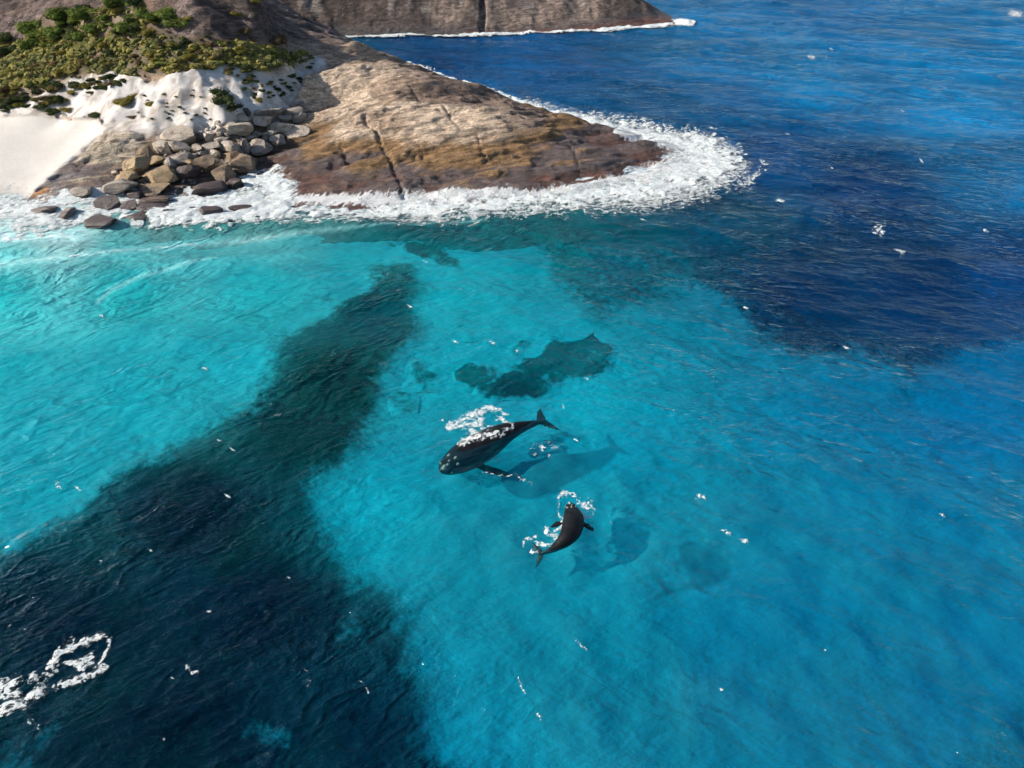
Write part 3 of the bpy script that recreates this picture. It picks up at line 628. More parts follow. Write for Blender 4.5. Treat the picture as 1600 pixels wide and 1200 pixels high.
# ------------------------------------------------------------------ sea surface
#   px, py, r, g, b (scatter colour of the water), turbidity, thin foam
bodyp = IDW([(x, y, *c) for x, y, c in [
 (0, 345, (.55, .80, .80, .75, .42)), (100, 362, (.45, .80, .80, .7, .34)), (300, 362, (.12, .62, .64, .5, .22)), (0, 400, (.2, .75, .76, .6, .30)), (200, 388, (.14, .68, .7, .55, .26)), (420, 366, (.16, .6, .62, .5, .26)), (500, 352, (.10, .50, .52, .42, .2)), (250, 345, (.25, .65, .66, .45, .2)),
 (0, 450, (.0, .56, .60, .44, .10)), (200, 450, (.0, .54, .58, .42, .08)), (400, 450, (.0, .48, .53, .38, .02)), (0, 600, (.0, .43, .50, .36, 0)), (200, 600, (.0, .42, .5, .34, 0)), (0, 750, (.0, .36, .45, .32, 0)), (350, 560, (0, .42, .5, .3, 0)),
 (640, 345, (0, .25, .3, .25, .08)), (560, 400, (.0, .36, .4, .28, 0)), (700, 450, (.0, .38, .44, .30, 0)), (700, 600, (.0, .36, .44, .28, 0)), (900, 640, (.0, .32, .42, .28, 0)), (600, 800, (0, .32, .42, .28, 0)),
 (520, 600, (.0, .10, .09, .28, 0)), (480, 680, (0, .08, .09, .28, 0)), (590, 480, (0, .16, .2, .3, 0)), (300, 800, (0, .028, .065, .26, 0)), (100, 950, (0, .025, .065, .26, 0)), (400, 950, (0, .02, .06, .26, 0)), (300, 1150, (0, .028, .07, .26, 0)), (550, 1150, (0, .04, .09, .3, 0)),
 (1000, 700, (.0, .24, .40, .28, 0)), (1300, 700, (0, .17, .38, .3, 0)), (1550, 700, (0, .15, .4, .3, 0)), (900, 1000, (0, .24, .38, .28, 0)), (1200, 1000, (0, .13, .32, .28, 0)), (1500, 1100, (0, .12, .34, .3, 0)), (800, 1180, (0, .22, .38, .26, 0)),
 (850, 380, (0, .17, .2, .35, 0)), (1000, 420, (0, .13, .2, .35, 0)), (1150, 350, (0, .09, .2, .35, 0)), (1250, 450, (0, .04, .15, .32, 0)), (1450, 450, (0, .04, .16, .34, 0)), (1350, 300, (0, .05, .2, .36, 0)), (1580, 420, (0, .07, .27, .4, 0)), (1200, 240, (0, .08, .29, .42, 0)),
 (1250, 110, (0, .21, .48, .6, 0)), (1500, 160, (0, .215, .50, .6, 0)), (1580, 280, (0, .155, .39, .5, 0)), (1500, 30, (0, .18, .43, .6, 0)), (1100, 70, (0, .17, .42, .55, 0)), (850, 90, (0, .11, .34, .5, 0)), (700, 75, (0, .09, .3, .46, 0)), (1000, 160, (0, .11, .30, .48, 0)), (1150, 175, (0, .10, .28, .46, 0)), (1300, 10, (0, .16, .42, .55, 0)), (745, 700, (0, .2, .3, .07, 0)), (700, 725, (0, .2, .3, .07, 0)), (820, 665, (0, .2, .3, .07, 0)), (885, 820, (0, .2, .3, .07, 0))]], 3.4)
ang = np.radians(np.concatenate([np.arange(-180, -44, 4), np.linspace(-44, 44, 760), np.arange(48, 180, 4)]))
rad = np.concatenate([[2], 22*np.exp(np.linspace(0, math.log(420/22), 900)), [450, 520, 650, 900, 1500, 3000, 5000]])
A, R = np.meshgrid(ang, rad); sx = R*np.sin(A); sy = R*np.cos(A)
sz = wave(sx, sy)
spx, spy = proj(sx, sy, 0*sx)
inv = (R < 450) & (np.abs(A) < .9)
bp = bodyp(np.clip(spx, -300, 1900), np.clip(spy, -20, 1400))
# wind streaks and drifting clouds of suspended sand
nn = fbm(sx*.035, sy*.05, 0, 230, 5)-.5; nn2 = fbm(sx*.11+sy*.03, sy*.22, 0, 231, 4)-.5
bodyc = np.clip(bp[..., :3]*(1+.5*nn+.3*nn2)[..., None], 0, 1); turb = bp[..., 3]*(1.0+.0*np.clip(sstep(600, 480, spx+.3*(spy-600))+sstep(640, 520, spy), 0, 1))
turb = np.clip(turb*(1+.5*nn+.25*nn2), .03, .9)
# long pale drift lines off the beach
dr = 0
for P in [[(0, 412, 12), (90, 404, 12), (200, 392, 10), (310, 378, 9), (420, 372, 8)], [(150, 470, 5), (170, 452, 7), (215, 435, 7), (290, 415, 5), (340, 405, 3)], [(0, 372, 14), (120, 368, 12)], [(400, 372, 10), (500, 362, 6), (600, 352, 4), (760, 344, 3)]]:
    dr = np.maximum(dr, np.clip(line_val(spx, spy, P), 0, 1))
turb = np.clip(turb+.22*dr, 0, .9); bodyc = bodyc+(np.array((.35, .75, .78))-bodyc)*(dr*.6)[..., None]
foamw = np.clip(bp[..., 4]+.28*dr+.10*nn, 0, 1)
hl = hland(sx, sy)
shore = sstep(-3.2, -.2, hl)*inv*(R > 90)
foamw = np.maximum(foamw, shore*.62)
foamw = np.where(inv, foamw, 0)
nr_, na_ = A.shape
V = np.stack([sx.ravel(), sy.ravel(), sz.ravel()], 1)
Fq = polar_faces(nr_, na_)
base = len(V); outer = V[-na_:].copy(); outer[:, 2] = -30; inner_c = len(V)+na_
V = np.concatenate([V, outer, [[0, 0, 0], [0, 0, -30]]])
o1 = np.arange(na_)+(nr_-1)*na_; o2 = np.arange(na_)+base
skirt = np.stack([o1, np.roll(o1, -1), np.roll(o2, -1), o2], 1)
i0 = np.arange(na_); tris = np.concatenate([np.stack([np.full(na_, inner_c), np.roll(i0, -1), i0], 1), np.stack([np.full(na_, inner_c+1), o2, np.roll(o2, -1)], 1)])
pad = lambda a: np.concatenate([a.reshape(nr_*na_, -1), np.zeros((na_+2, a.size//(nr_*na_)))]).squeeze()
wo = mesh_np('sea', V, [Fq, skirt, tris], M_water, True, {'body': pad(bodyc), 'turb': pad(turb), 'foam': pad(foamw)})
tag(wo, 'clear turquoise and deep blue sea ruffled by wind', kind='structure')
# ------------------------------------------------------------------ foam sheets
def foam_obj(name, shapes, cell, mat, label, cat=None, group=None, kind=None, lift=.07, lump=.25, drape=None, vs=1.0, gain=1.3, zf=0.0, land=True, brk=.5, box=None):
    pts = [p for s in shapes for p in s]
    x0 = min(p[0]-1.6*p[2] for p in pts); x1 = max(p[0]+1.6*p[2] for p in pts); y0 = min(p[1]-1.6*p[2] for p in pts); y1 = max(p[1]+1.6*p[2] for p in pts)
    cs = [unproj(a, b, zf) for a in (x0, x1) for b in (y0, y1)]
    xs = np.arange(min(c[0] for c in cs), max(c[0] for c in cs)+cell, cell); ys = np.arange(min(c[1] for c in cs), max(c[1] for c in cs)+cell, cell)
    X, Y = np.meshgrid(xs, ys); sh = X.shape; X = X.ravel(); Y = Y.ravel()
    px, py = proj(X, Y, np.full(X.shape, zf)); m = np.zeros(X.shape)
    wm = float(np.median([p[2] for p in pts])); fq = 1/(wm*HC/F*1.6)
    wx_ = (fbm(X*fq, Y*fq*.8, 0, 305, 4)-.5)*wm*2.6; wy_ = (fbm(X*fq, Y*fq*.8, 0, 309, 4)-.5)*wm*2.0
    for s in shapes: m = np.maximum(m, line_val(px+wx_, py+wy_, [(a_, b_, c_*1.3) for a_, b_, c_ in s], vs))
    nz = fbm(X*fq*1.7, Y*fq*1.7, 0, 301, 4)-.5
    m = np.where(m > 0, np.clip(m*gain*.62+brk*1.5*nz*sstep(0, .3, m), 0, 1), 0)
    k = m > .03; z = np.zeros(X.shape)
    z[k] = wave(X[k], Y[k])
    lum = fbm(X[k]*.55, Y[k]*.55, 0, 302, 3, .35)
    z[k] += lift+lump*m[k]*lum
    if land: z[k] = np.maximum(z[k], np.where(hland(X[k], Y[k]) > -19, hland(X[k], Y[k])+.05+.25*lump*lum*m[k], -20))
    if drape is not None:
        for i in np.nonzero(k)[0]:
            h = drape.ray_cast(Vector((X[i], Y[i], 8)), Vector((0, 0, -1)))[0]
            if h is not None: z[i] = max(z[i], h.z+.05)
    kk = k.copy()
    if land: kk &= ~(hland(X, Y) > 1.5)
    f = grid_faces(*sh, keep=kk)
    v_, f_, a_ = compact(np.stack([X, Y, z], 1), f, {'foam': m})
    return tag(mesh_np(name, v_, f_, mat, True, a_), label, cat, group, kind)
foam_obj('surf', [[(440, 330, 10), (500, 327, 8), (560, 330, 10), (610, 330, 13), (650, 326, 18), (700, 326, 17), (760, 321, 13), (820, 317, 13), (880, 310, 15), (940, 303, 17), (1000, 297, 20), (1050, 290, 24), (1090, 277, 22), (1130, 262, 18), (1158, 250, 6)],
 [(1130, 250, 20), (1085, 236, 22), (1040, 219, 17), (1000, 208, 16), (950, 197, 10)], [(1060, 275, 30), (1100, 245, 34)], [(1100, 225, 18), (1075, 215, 10), (1120, 222, 8)]], .3, M_foam,
 'broad white surf breaking round the tip and front of the granite headland', kind='stuff', lift=.1, lump=.4, gain=1.6)
foam_obj('surf', [[(430, 343, 10), (520, 340, 9), (600, 343, 10), (700, 340, 12), (800, 332, 12), (900, 324, 14), (1000, 318, 20), (1080, 303, 20), (1130, 284, 18), (1165, 258, 12)], [(1150, 235, 14), (1100, 216, 12), (1040, 203, 10), (970, 190, 8), (900, 176, 6), (820, 156, 4)], [(1160, 290, 10), (1190, 268, 6)]], .35, M_foam,
 'thin broken wash drifting just outside the surf line of the headland', kind='stuff', lift=.07, lump=.12, gain=.8)
foam_obj('surf', [[(955, 199, 9), (900, 187, 8), (850, 174, 7), (800, 158, 5.5), (760, 143, 4.5), (720, 130, 3.2), (660, 109, 2.5), (600, 88, 2.2)]], .35, M_foam,
 'thin line of surf along the back edge of the granite headland', kind='stuff', lift=.12, lump=1.0, gain=2.2)
foam_obj('surf', [[(400, 285, 14), (430, 290, 22), (445, 305, 22), (430, 318, 20), (390, 318, 24), (340, 320, 22), (300, 320, 16), (280, 338, 14), (340, 341, 14), (400, 336, 14), (450, 330, 12)], [(395, 275, 12), (385, 290, 12)], [(300, 300, 10), (270, 318, 12), (240, 342, 10), (290, 345, 9)]], .3, M_foam,
 'churned white water filling the cove below the boulders', kind='stuff', lift=.1, lump=.6, gain=1.9)
foam_obj('surf', [[(-60, 330, 30), (0, 326, 26), (30, 326, 26), (60, 335, 20), (90, 346, 14), (30, 352, 16)], [(60, 330, 16), (100, 318, 13), (125, 308, 11), (150, 312, 14), (190, 312, 12), (220, 310, 12)], [(110, 345, 12), (160, 330, 13), (190, 335, 10), (215, 345, 8)]], .3, M_foam,
 'lacy white wash running over low rocks at the beach corner', kind='stuff', lift=.08, lump=.35, gain=1.45)
foam_obj('surf', [[(540, 60, 1.6), (560, 58.5, 1.8), (600, 58.5, 2.4), (640, 57, 2), (700, 56.5, 1.5), (760, 55.5, 1.8), (800, 54, 1.6), (850, 52.5, 1.6), (900, 50, 2), (950, 47.5, 2.4), (1000, 43.5, 2.8), (1040, 39, 4.4), (1065, 36.5, 5), (1084, 36, 3)]], .45, M_foam,
 'white line of surf at the foot of the far headland', kind='stuff', lift=.2, lump=.8, gain=2.0, land=False)
foam_obj('foam_patch', [[(78, 1040, 7), (92, 1022, 8), (118, 1005, 8), (148, 994, 7), (163, 994, 7), (169, 1008, 6), (165, 1024, 6), (157, 1036, 6)], [(160, 1044, 9), (138, 1054, 8), (112, 1064, 7), (86, 1075, 5)], [(100, 1036, 7), (128, 1040, 10), (142, 1026, 9)], [(70, 1052, 5), (90, 1050, 5), (84, 1048, 5)]], .1, M_foam_fine,
 'ring of white foam with a dark centre in the lower left', 'foam patch', lump=.22, gain=1.75, land=False)
foam_obj('foam_patch', [[(-40, 1080, 24), (0, 1072, 18), (22, 1062, 12)], [(52, 1056, 8), (62, 1068, 11), (60, 1085, 12), (40, 1096, 12), (20, 1106, 9), (0, 1122, 8)], [(10, 1085, 16), (30, 1080, 8)], [(24, 1100, 8), (-20, 1110, 10)]], .11, M_foam_fine,
 'torn patch of white foam at the left picture edge behind the ring', 'foam patch', lump=.3, gain=1.8, land=False)
# ------------------------------------------------------------------ whales
def whale(name, length, spine, girth, rollv, flip, fluke_tilt, label, cat):
    """one continuous body grown along a spine; spine: control points (x, y, z) from snout to tail stock"""
    sp = np.array(spine, float); seg = np.concatenate([[0], np.cumsum(np.linalg.norm(np.diff(sp, axis=0), axis=1))]); seg /= seg[-1]
    def pos(s):
        # Catmull-Rom through the control points
        s = np.clip(s, 0, 1); k = min(np.searchsorted(seg, s, 'right')-1, len(sp)-2); t = (s-seg[k])/(seg[k+1]-seg[k])
        p0 = sp[k-1] if k > 0 else 2*sp[0]-sp[1]; p1 = sp[k]; p2 = sp[k+1]; p3 = sp[k+2] if k+2 < len(sp) else 2*sp[-1]-sp[-2]
        return .5*((2*p1)+(-p0+p2)*t+(2*p0-5*p1+4*p2-p3)*t*t+(-p0+3*p1-3*p2+p3)*t**3)
    ks = [0, .02, .06, .12, .2, .28, .36, .45, .55, .65, .75, .84, .91, .96, 1.0]
    wt = [.08, .30, .52, .70, .88, 1.0, 1.04, 1.0, .86, .66, .44, .27, .17, .13, .10]
    tp = [.08, .22, .36, .48, .66, .84, .92, .92, .84, .68, .50, .36, .27, .20, .12]
    bt = [.08, .26, .52, .78, .98, 1.06, 1.04, .96, .80, .60, .42, .30, .23, .17, .10]
    V = []; N = 26; Rg = 64; frames = []
    for i in range(Rg):
        s = i/(Rg-1); p = pos(s); t = pos(min(s+.01, 1))-pos(max(s-.01, 0)); t /= np.linalg.norm(t)
        up = np.array([0, 0, 1.]); side = np.cross(t, up); side /= np.linalg.norm(side); up = np.cross(side, t)
        ro = np.interp(s, [0, .5, 1], rollv); c_, s_ = math.cos(ro), math.sin(ro); side, up = side*c_+up*s_, up*c_-side*s_
        frames.append((p, t, side, up))
        a, b_, c = [girth*np.interp(s, ks, q) for q in (wt, tp, bt)]
        for j in range(N):
            th = 2*math.pi*j/N; cs, sn = math.cos(th), math.sin(th)
            e = .9; ww = a*np.sign(cs)*abs(cs)**e; hh = (b_ if sn > 0 else c)*np.sign(sn)*abs(sn)**e
            if s < .2 and sn > 0: ww *= 1-.35*sn*(1-s/.2)            # narrow arched rostrum
            V.append(p+side*ww+up*hh)
    Fc = []
    for i in range(Rg-1):
        for j in range(N): Fc.append((i*N+j, i*N+(j+1) % N, (i+1)*N+(j+1) % N, (i+1)*N+j))
    V += [frames[0][0]-frames[0][1]*.1, frames[-1][0]+frames[-1][1]*.1]; a0 = len(V)-2
    tri = [(a0, (j+1) % N, j) for j in range(N)]+[(a0+1, (Rg-1)*N+j, (Rg-1)*N+(j+1) % N) for j in range(N)]
    def fin(root, along, chord, nrm, L, prof, sweep, thick, droop=0):
        # lens section blade: prof = chord fraction along its length
        nonlocal V, Fc, tri
        b0 = len(V); n_ = 14; m_ = 12
        for i in range(n_+1):
            u = i/n_; ch = np.interp(u, *prof); c0 = root+along*(L*u)+chord*(np.interp(u, *sweep))+nrm*(droop*u*u)
            for j in range(m_):
                th = 2*math.pi*j/m_
                V.append(c0+chord*(ch*.5*math.cos(th))+nrm*(thick*(1-.7*u)*math.sin(th)*(.6+.4*math.cos(th))))
        for i in range(n_):
            for j in range(m_): Fc.append((b0+i*m_+j, b0+i*m_+(j+1) % m_, b0+(i+1)*m_+(j+1) % m_, b0+(i+1)*m_+j))
        Fc.append; V += [root-along*.05, root+along*(L*1.01)+chord*(np.interp(1, *sweep))+nrm*droop]; q = len(V)-2
        for j in range(m_):
            tri.append((q, b0+j, b0+(j+1) % m_)); tri.append((q+1, b0+n_*m_+(j+1) % m_, b0+n_*m_+j))
    g = girth
    p, t, side, up = frames[-2]
    for sgn in (-1, 1):
        al = side*sgn*math.cos(fluke_tilt)+up*math.sin(fluke_tilt*sgn); al = al/np.linalg.norm(al); ch = t-al*np.dot(t, al); ch /= np.linalg.norm(ch)
        fin(p-t*.1*g, al, ch, np.cross(ch, al), 1.35*g, ([0, .25, .5, .8, .95, 1], [.75*g, .80*g, .62*g, .32*g, .14*g, .05*g]), ([0, .3, .7, 1], [0, .12*g, .42*g, .75*g]), .09*g)
    for sgn, sw_, dz_, sc in flip:
        p, t, side, up = frames[int(Rg*.31)]
        al = side*sgn*math.cos(sw_)+t*math.sin(sw_)+up*dz_; al /= np.linalg.norm(al); ch = t-al*np.dot(t, al); ch /= np.linalg.norm(ch)
        fin(p+side*sgn*.72*g-up*.3*g, al, ch, np.cross(ch, al), 1.45*g*sc, ([0, .25, .55, .8, .95, 1], [.45*g, .62*g, .78*g, .66*g, .36*g, .12*g]), ([0, .5, 1], [0, .05*g, .3*g]), .12*g)
    tmp = mesh_np('tmp', np.array(V), [np.array(Fc), np.array(tri)])
    md = tmp.modifiers.new('r', 'REMESH'); md.mode = 'VOXEL'; md.voxel_size = .045*g; md.use_smooth_shade = True
    ms = tmp.modifiers.new('s', 'SMOOTH'); ms.factor = .5; ms.iterations = 3
    dg = bpy.context.evaluated_depsgraph_get(); me = bpy.data.meshes.new_from_object(tmp.evaluated_get(dg)); me.name = name
    bpy.data.objects.remove(tmp)
    me.materials.clear(); me.materials.append(M_whale)
    me.polygons.foreach_set('use_smooth', np.ones(len(me.polygons), bool))
    o = bpy.data.objects.new(name, me); COL.objects.link(o)
    tag(o, label, cat)
    co = np.zeros(len(me.vertices)*3, np.float32); me.vertices.foreach_get('co', co); pol = [tuple(p.vertices) for p in me.polygons]
    bvh = BVHTree.FromPolygons([tuple(c) for c in co.reshape(-1, 3)], pol)
    # callosities: rough pale patches along the rostrum, brow and lip
    for s, a_, r_ in [(.025, 1.57, .15), (.06, 1.4, .08), (.10, 1.75, .07), (.14, 1.5, .10), (.125, .75, .09), (.125, 2.4, .09), (.07, .1, .05), (.07, 3.0, .05), (.05, 2.7, .05)]:
        p, t, side, up = frames[int(round(s*(Rg-1)))]
        d = side*math.cos(a_)+up*math.sin(a_)
        h = bvh.ray_cast(Vector(p+d*4*g), Vector(-d))
        if h[0] is None: continue
        c0 = np.array(h[0]); nrm = np.array(h[1]); tt = t-nrm*np.dot(t, nrm); tt /= np.linalg.norm(tt); bb = np.cross(nrm, tt)
        vs_ = []; K = 14
        for ring, (rr, hh) in enumerate([(1, -.04), (.85, .035), (.45, .06)]):
            for j in range(K):
                th = 2*math.pi*j/K; k2 = r_*g*rr*(.75+.5*random.random())
                vs_.append(c0+tt*(k2*1.5*math.cos(th))+bb*(k2*math.sin(th))+nrm*(hh*g*(.7+.6*random.random())))
        vs_.append(c0+nrm*.06*g); q = [(r*K+j, r*K+(j+1) % K, (r+1)*K+(j+1) % K, (r+1)*K+j) for r in range(2) for j in range(K)]
        mesh_np('callosity', np.array(vs_), [np.array(q), np.array([(2*K+j, 2*K+(j+1) % K, 3*K) for j in range(K)])], M_call, True, None, o)
    for sgn in (-1, 1):
        p, t, side, up = frames[int(Rg*.17)]; h = bvh.ray_cast(Vector(p+side*sgn*4*g-up*.25*g), Vector(-side*sgn))
        if h[0] is None: continue
        c0 = np.array(h[0]); vs_ = [c0+np.array((math.cos(a)*math.cos(b), math.sin(a)*math.cos(b), math.sin(b)))*.05*g for b in (-.8, 0, .8) for a in np.linspace(0, 6.28, 9)[:-1]]
        mesh_np('eye', np.array(vs_), np.array([(r*8+j, r*8+(j+1) % 8, (r+1)*8+(j+1) % 8, (r+1)*8+j) for r in range(2) for j in range(8)]), M_whale, True, None, o)
    return o, bvh
def wp(px, py, z): x, y = unproj(px, py, z); return (float(x), float(y), z)
mother, bvhM = whale('whale', 14, [wp(688, 737, -.45), wp(706, 724, -.65), wp(734, 708, -1.0), wp(764, 692, -.85), wp(790, 677, -.35), wp(814, 668, -.3), wp(838, 661, -.5), wp(851, 657, -.65)], 1.62, (-.3, -.25, -.35),
    [(1, .42, .12, 1.7), (-1, .9, -.5, .6)], .25, 'large black whale rolling at the surface with one flipper out, above the smaller one', 'whale')
calf, bvhC = whale('whale', 7.5, [wp(889, 786, -.15), wp(893, 797, -.1), wp(896, 812, .05), wp(893, 828, .1), wp(884, 842, .05), wp(870, 854, -.2), wp(855, 862, -.42), wp(841, 866, -.75)], .98, (0, 0, .2),
    [(1, .2, -.12, 1.1), (-1, .3, -.15, 1.0)], .15, 'smaller black whale with a curved body, lower of the two', 'whale')
foam_obj('foam_patch', [[(700, 672, 6), (712, 664, 8), (722, 655, 7), (735, 650, 8), (748, 642, 8), (764, 638, 7), (776, 640, 5), (790, 650, 3)], [(704, 660, 3), (712, 662, 4)], [(716, 668, 6), (734, 666, 9), (748, 665, 9), (756, 652, 6)], [(735, 668, 8), (740, 680, 9), (730, 690, 9), (722, 697, 6)], [(780, 655, 5), (790, 662, 5), (796, 668, 4)], [(690, 660, 2), (688, 652, 2)]], .1, M_foam_fine,
    'lacy cluster of foam rings above the large whale', 'foam patch', lump=.15, gain=1.7, land=False, drape=bvhM)
foam_obj('foam_patch', [[(722, 696, 6), (736, 690, 8), (752, 686, 8), (770, 684, 6), (788, 681, 5), (800, 676, 4), (803, 669, 3)], [(752, 672, 4), (770, 668, 3), (790, 666, 2.5), (802, 668, 2.5)]], .08, M_foam_fine,
    'white wash sliding along the back of the large whale', 'foam patch', lift=.05, lump=.12, gain=1.6, land=False, drape=bvhM)
foam_obj('foam_patch', [[(873, 790, 3), (872, 779, 4), (880, 771, 6), (888, 769, 5), (898, 773, 3)], [(872, 795, 2.5), (876, 806, 3), (882, 812, 4)], [(880, 812, 5), (876, 822, 6), (868, 828, 3)]], .08, M_foam_fine,
    'curl of white foam round the top end of the small whale', 'foam patch', lump=.15, gain=1.6, land=False, drape=None)
foam_obj('foam_patch', [[(900, 780, 3), (912, 786, 6), (922, 783, 6), (927, 793, 5), (918, 792, 5)], [(908, 800, 6), (918, 808, 5), (928, 800, 4)]], .08, M_foam_fine,
    'foam scraps to the right of the small whale beside its flipper', 'foam patch', lump=.15, gain=1.5, land=False)
foam_obj('foam_patch', [[(852, 822, 4), (856, 830, 5), (866, 836, 6), (872, 842, 6)], [(838, 836, 3), (826, 838, 3), (818, 842, 3.5), (816, 850, 3)], [(838, 848, 5), (846, 848, 6), (856, 850, 5), (866, 850, 5)], [(832, 856, 2.5), (830, 862, 2.5), (840, 864, 3)]], .08, M_foam_fine,
    'broken foam curls at the lower left of the small whale', 'foam patch', lump=.15, gain=1.55, land=False, drape=None)
foam_obj('foam_patch', [[(832, 712, 8), (842, 705, 9), (856, 702, 10), (868, 706, 12), (876, 698, 8), (858, 716, 9)]], .1, M_foam_fine,
    'faint scatter of bubbles on the water right of the large whale', 'foam patch', lump=.08, gain=.62, land=False)
foam_obj('foam_patch', [[(755, 738, 3), (775, 744, 2.5), (790, 746, 3), (805, 744, 3.5), (818, 750, 3), (832, 757, 2.5)]], .09, M_foam_fine,
    'thin winding foam streak below the flipper of the large whale', 'foam patch', lump=.1, gain=1.0, land=False)
# whitecaps
WG = 'small whitecaps scattered over the open water'
caps = [([(1368, 357, 5), (1376, 359, 7), (1381, 364, 3)], 'brightest small whitecap on the dark water of the right side'), ([(1396, 391, 2), (1408, 398, 5)], 'small whitecap just below the brightest whitecap on the right'),
 ([(1190, 250, 4), (1194, 259, 6), (1200, 258, 3)], 'whitecap closest to the surf at the tip of the headland'), ([(1127, 828, 3), (1133, 831, 5), (1140, 835, 4)], 'short white streak right of the small whale, upper of two'), ([(1158, 843, 4), (1166, 847, 4)], 'short white streak right of the small whale, lower of two'),
 ([(88, 754, 5), (92, 762, 3)], 'single whitecap on turquoise water near the left edge'), ([(1215, 314, 4), (1223, 316, 4)], 'dim whitecap below the headland tip'), ([(1580, 20, 7), (1594, 23, 5)], 'distant whitecap at the top right corner'),
 ([(293, 1044, 5), (302, 1050, 6), (312, 1054, 3)], 'cluster of white flecks right of the foam ring'), ([(898, 1003, 2.5), (908, 1012, 3), (916, 1018, 2)], 'diagonal white fleck on the blue water below the small whale'), ([(838, 1116, 3), (846, 1123, 4)], 'white fleck near the bottom centre'),
 ([(810, 1060, 2), (815, 1075, 2.5), (822, 1086, 2)], 'thin vertical foam streak above the fleck near the bottom centre'), ([(564, 1068, 2.5), (572, 1076, 3), (578, 1086, 2)], 'thin white streak over the dark weed near its right edge'),
 ([(1263, 90, 3), (1272, 92, 3)], 'tiny pale whitecap on the far blue water'), ([(880, 636, 3.5), (883, 640, 2.5)], 'small white fleck right of the tail of the large whale'), ([(1090, 772, 6), (1102, 777, 6)], 'faint lacy foam right of the two whales')]
for P, lb in caps: foam_obj('whitecap', [P], .09 if P[0][1] > 300 else .2, M_foam_fine, lb, 'whitecap', WG, lump=.3, gain=1.5, land=False, lift=.09)
for px, py, r in [(900, 692, 3), (712, 536, 3.5), (770, 540, 4), (808, 549, 3), (157, 492, 3.5), (1320, 545, 4), (1165, 481, 3), (1298, 262, 3), (1470, 808, 3.5), (328, 958, 4), (255, 1156, 4), (355, 775, 4), (365, 707, 3), (344, 691, 3), (320, 576, 4),
 (120, 760, 4), (60, 1140, 3), (45, 1130, 4), (708, 1058, 3), (665, 409, 3), (640, 478, 3), (916, 590, 3), (1005, 345, 3.5), (1500, 1175, 3), (1568, 1147, 3), (1288, 1016, 2.5), (1128, 1074, 3), (270, 1060, 3),
 (1440, 250, 3), (1300, 75, 2.5), (1540, 360, 3), (1230, 210, 3), (1410, 175, 2), (955, 815, 2), (40, 985, 2.5), (450, 900, 2.5), (480, 1050, 2.5), (235, 860, 3), (160, 880, 2.5)]:
    foam_obj('whitecap', [[(px-r*1.1, py-.5*r, r*.45), (px+r*.3, py+.2*r, r*.8), (px+r*1.2, py+.6*r, r*.4)]], .07 if py > 300 else .16, M_foam_fine, 'tiny white fleck of foam on the open water', 'whitecap', WG, lump=.2, gain=1.5, land=False, lift=.09)
# ------------------------------------------------------------------ boulders
RM = {'p': mat_rock('granite_pale', (.42, .36, .30), (.50, .43, .35), (.24, .19, .15)), 'g': mat_rock('granite_grey', (.29, .25, .22), (.37, .32, .27), (.15, .13, .12)),
      'y': mat_rock('granite_ochre', (.40, .30, .18), (.30, .21, .12), (.15, .12, .09)), 'b': mat_rock('granite_brown', (.20, .15, .11), (.28, .20, .13), (.10, .08, .07)), 'd': mat_rock('granite_dark', (.10, .085, .08), (.15, .12, .11), (.06, .05, .05), 2.6)}
def ico(n):
    import bmesh
    bm = bmesh.new(); bmesh.ops.create_icosphere(bm, subdivisions=n, radius=1)
    v = np.array([x.co[:] for x in bm.verts]); f = np.array([[q.index for q in p.verts] for p in bm.faces]); bm.free(); return v, f
ICO = {n: ico(n) for n in (1, 2, 3, 4, 5)}
def boulder_mesh(seed, sub, ncut=9, rough=.1, flat=0):
    v, f = ICO[sub]; v = v.copy(); r = np.random.RandomState(seed)
    v = np.sign(v)*np.abs(v)**.62; v = v/np.abs(v).max()
    for i in range(ncut):                                   # planar joints, as granite breaks
        nn_ = r.randn(3); nn_[2] = nn_[2]*.8; nn_ /= np.linalg.norm(nn_); d = r.uniform(.55, .98)
        s = v@nn_-d; v = v-np.outer(np.clip(s, 0, None), nn_)
    nz_ = fbm(v[:, 0]*1.6+seed, v[:, 1]*1.6, v[:, 2]*1.6, seed % 97, 4)-.5
    fo = fbm(v[:, 0]*.8+seed, v[:, 1]*.8+v[:, 2]*4, v[:, 2]*5, seed % 89, 3)-.5
    ln = np.linalg.norm(v, axis=1, keepdims=True)
    v = v*(1+(nz_*rough*1.1+fo*rough*1.6)[:, None])
    v = v-(v.max(0)+v.min(0))/2; v = v/np.abs(v).max(0)
    return v, f
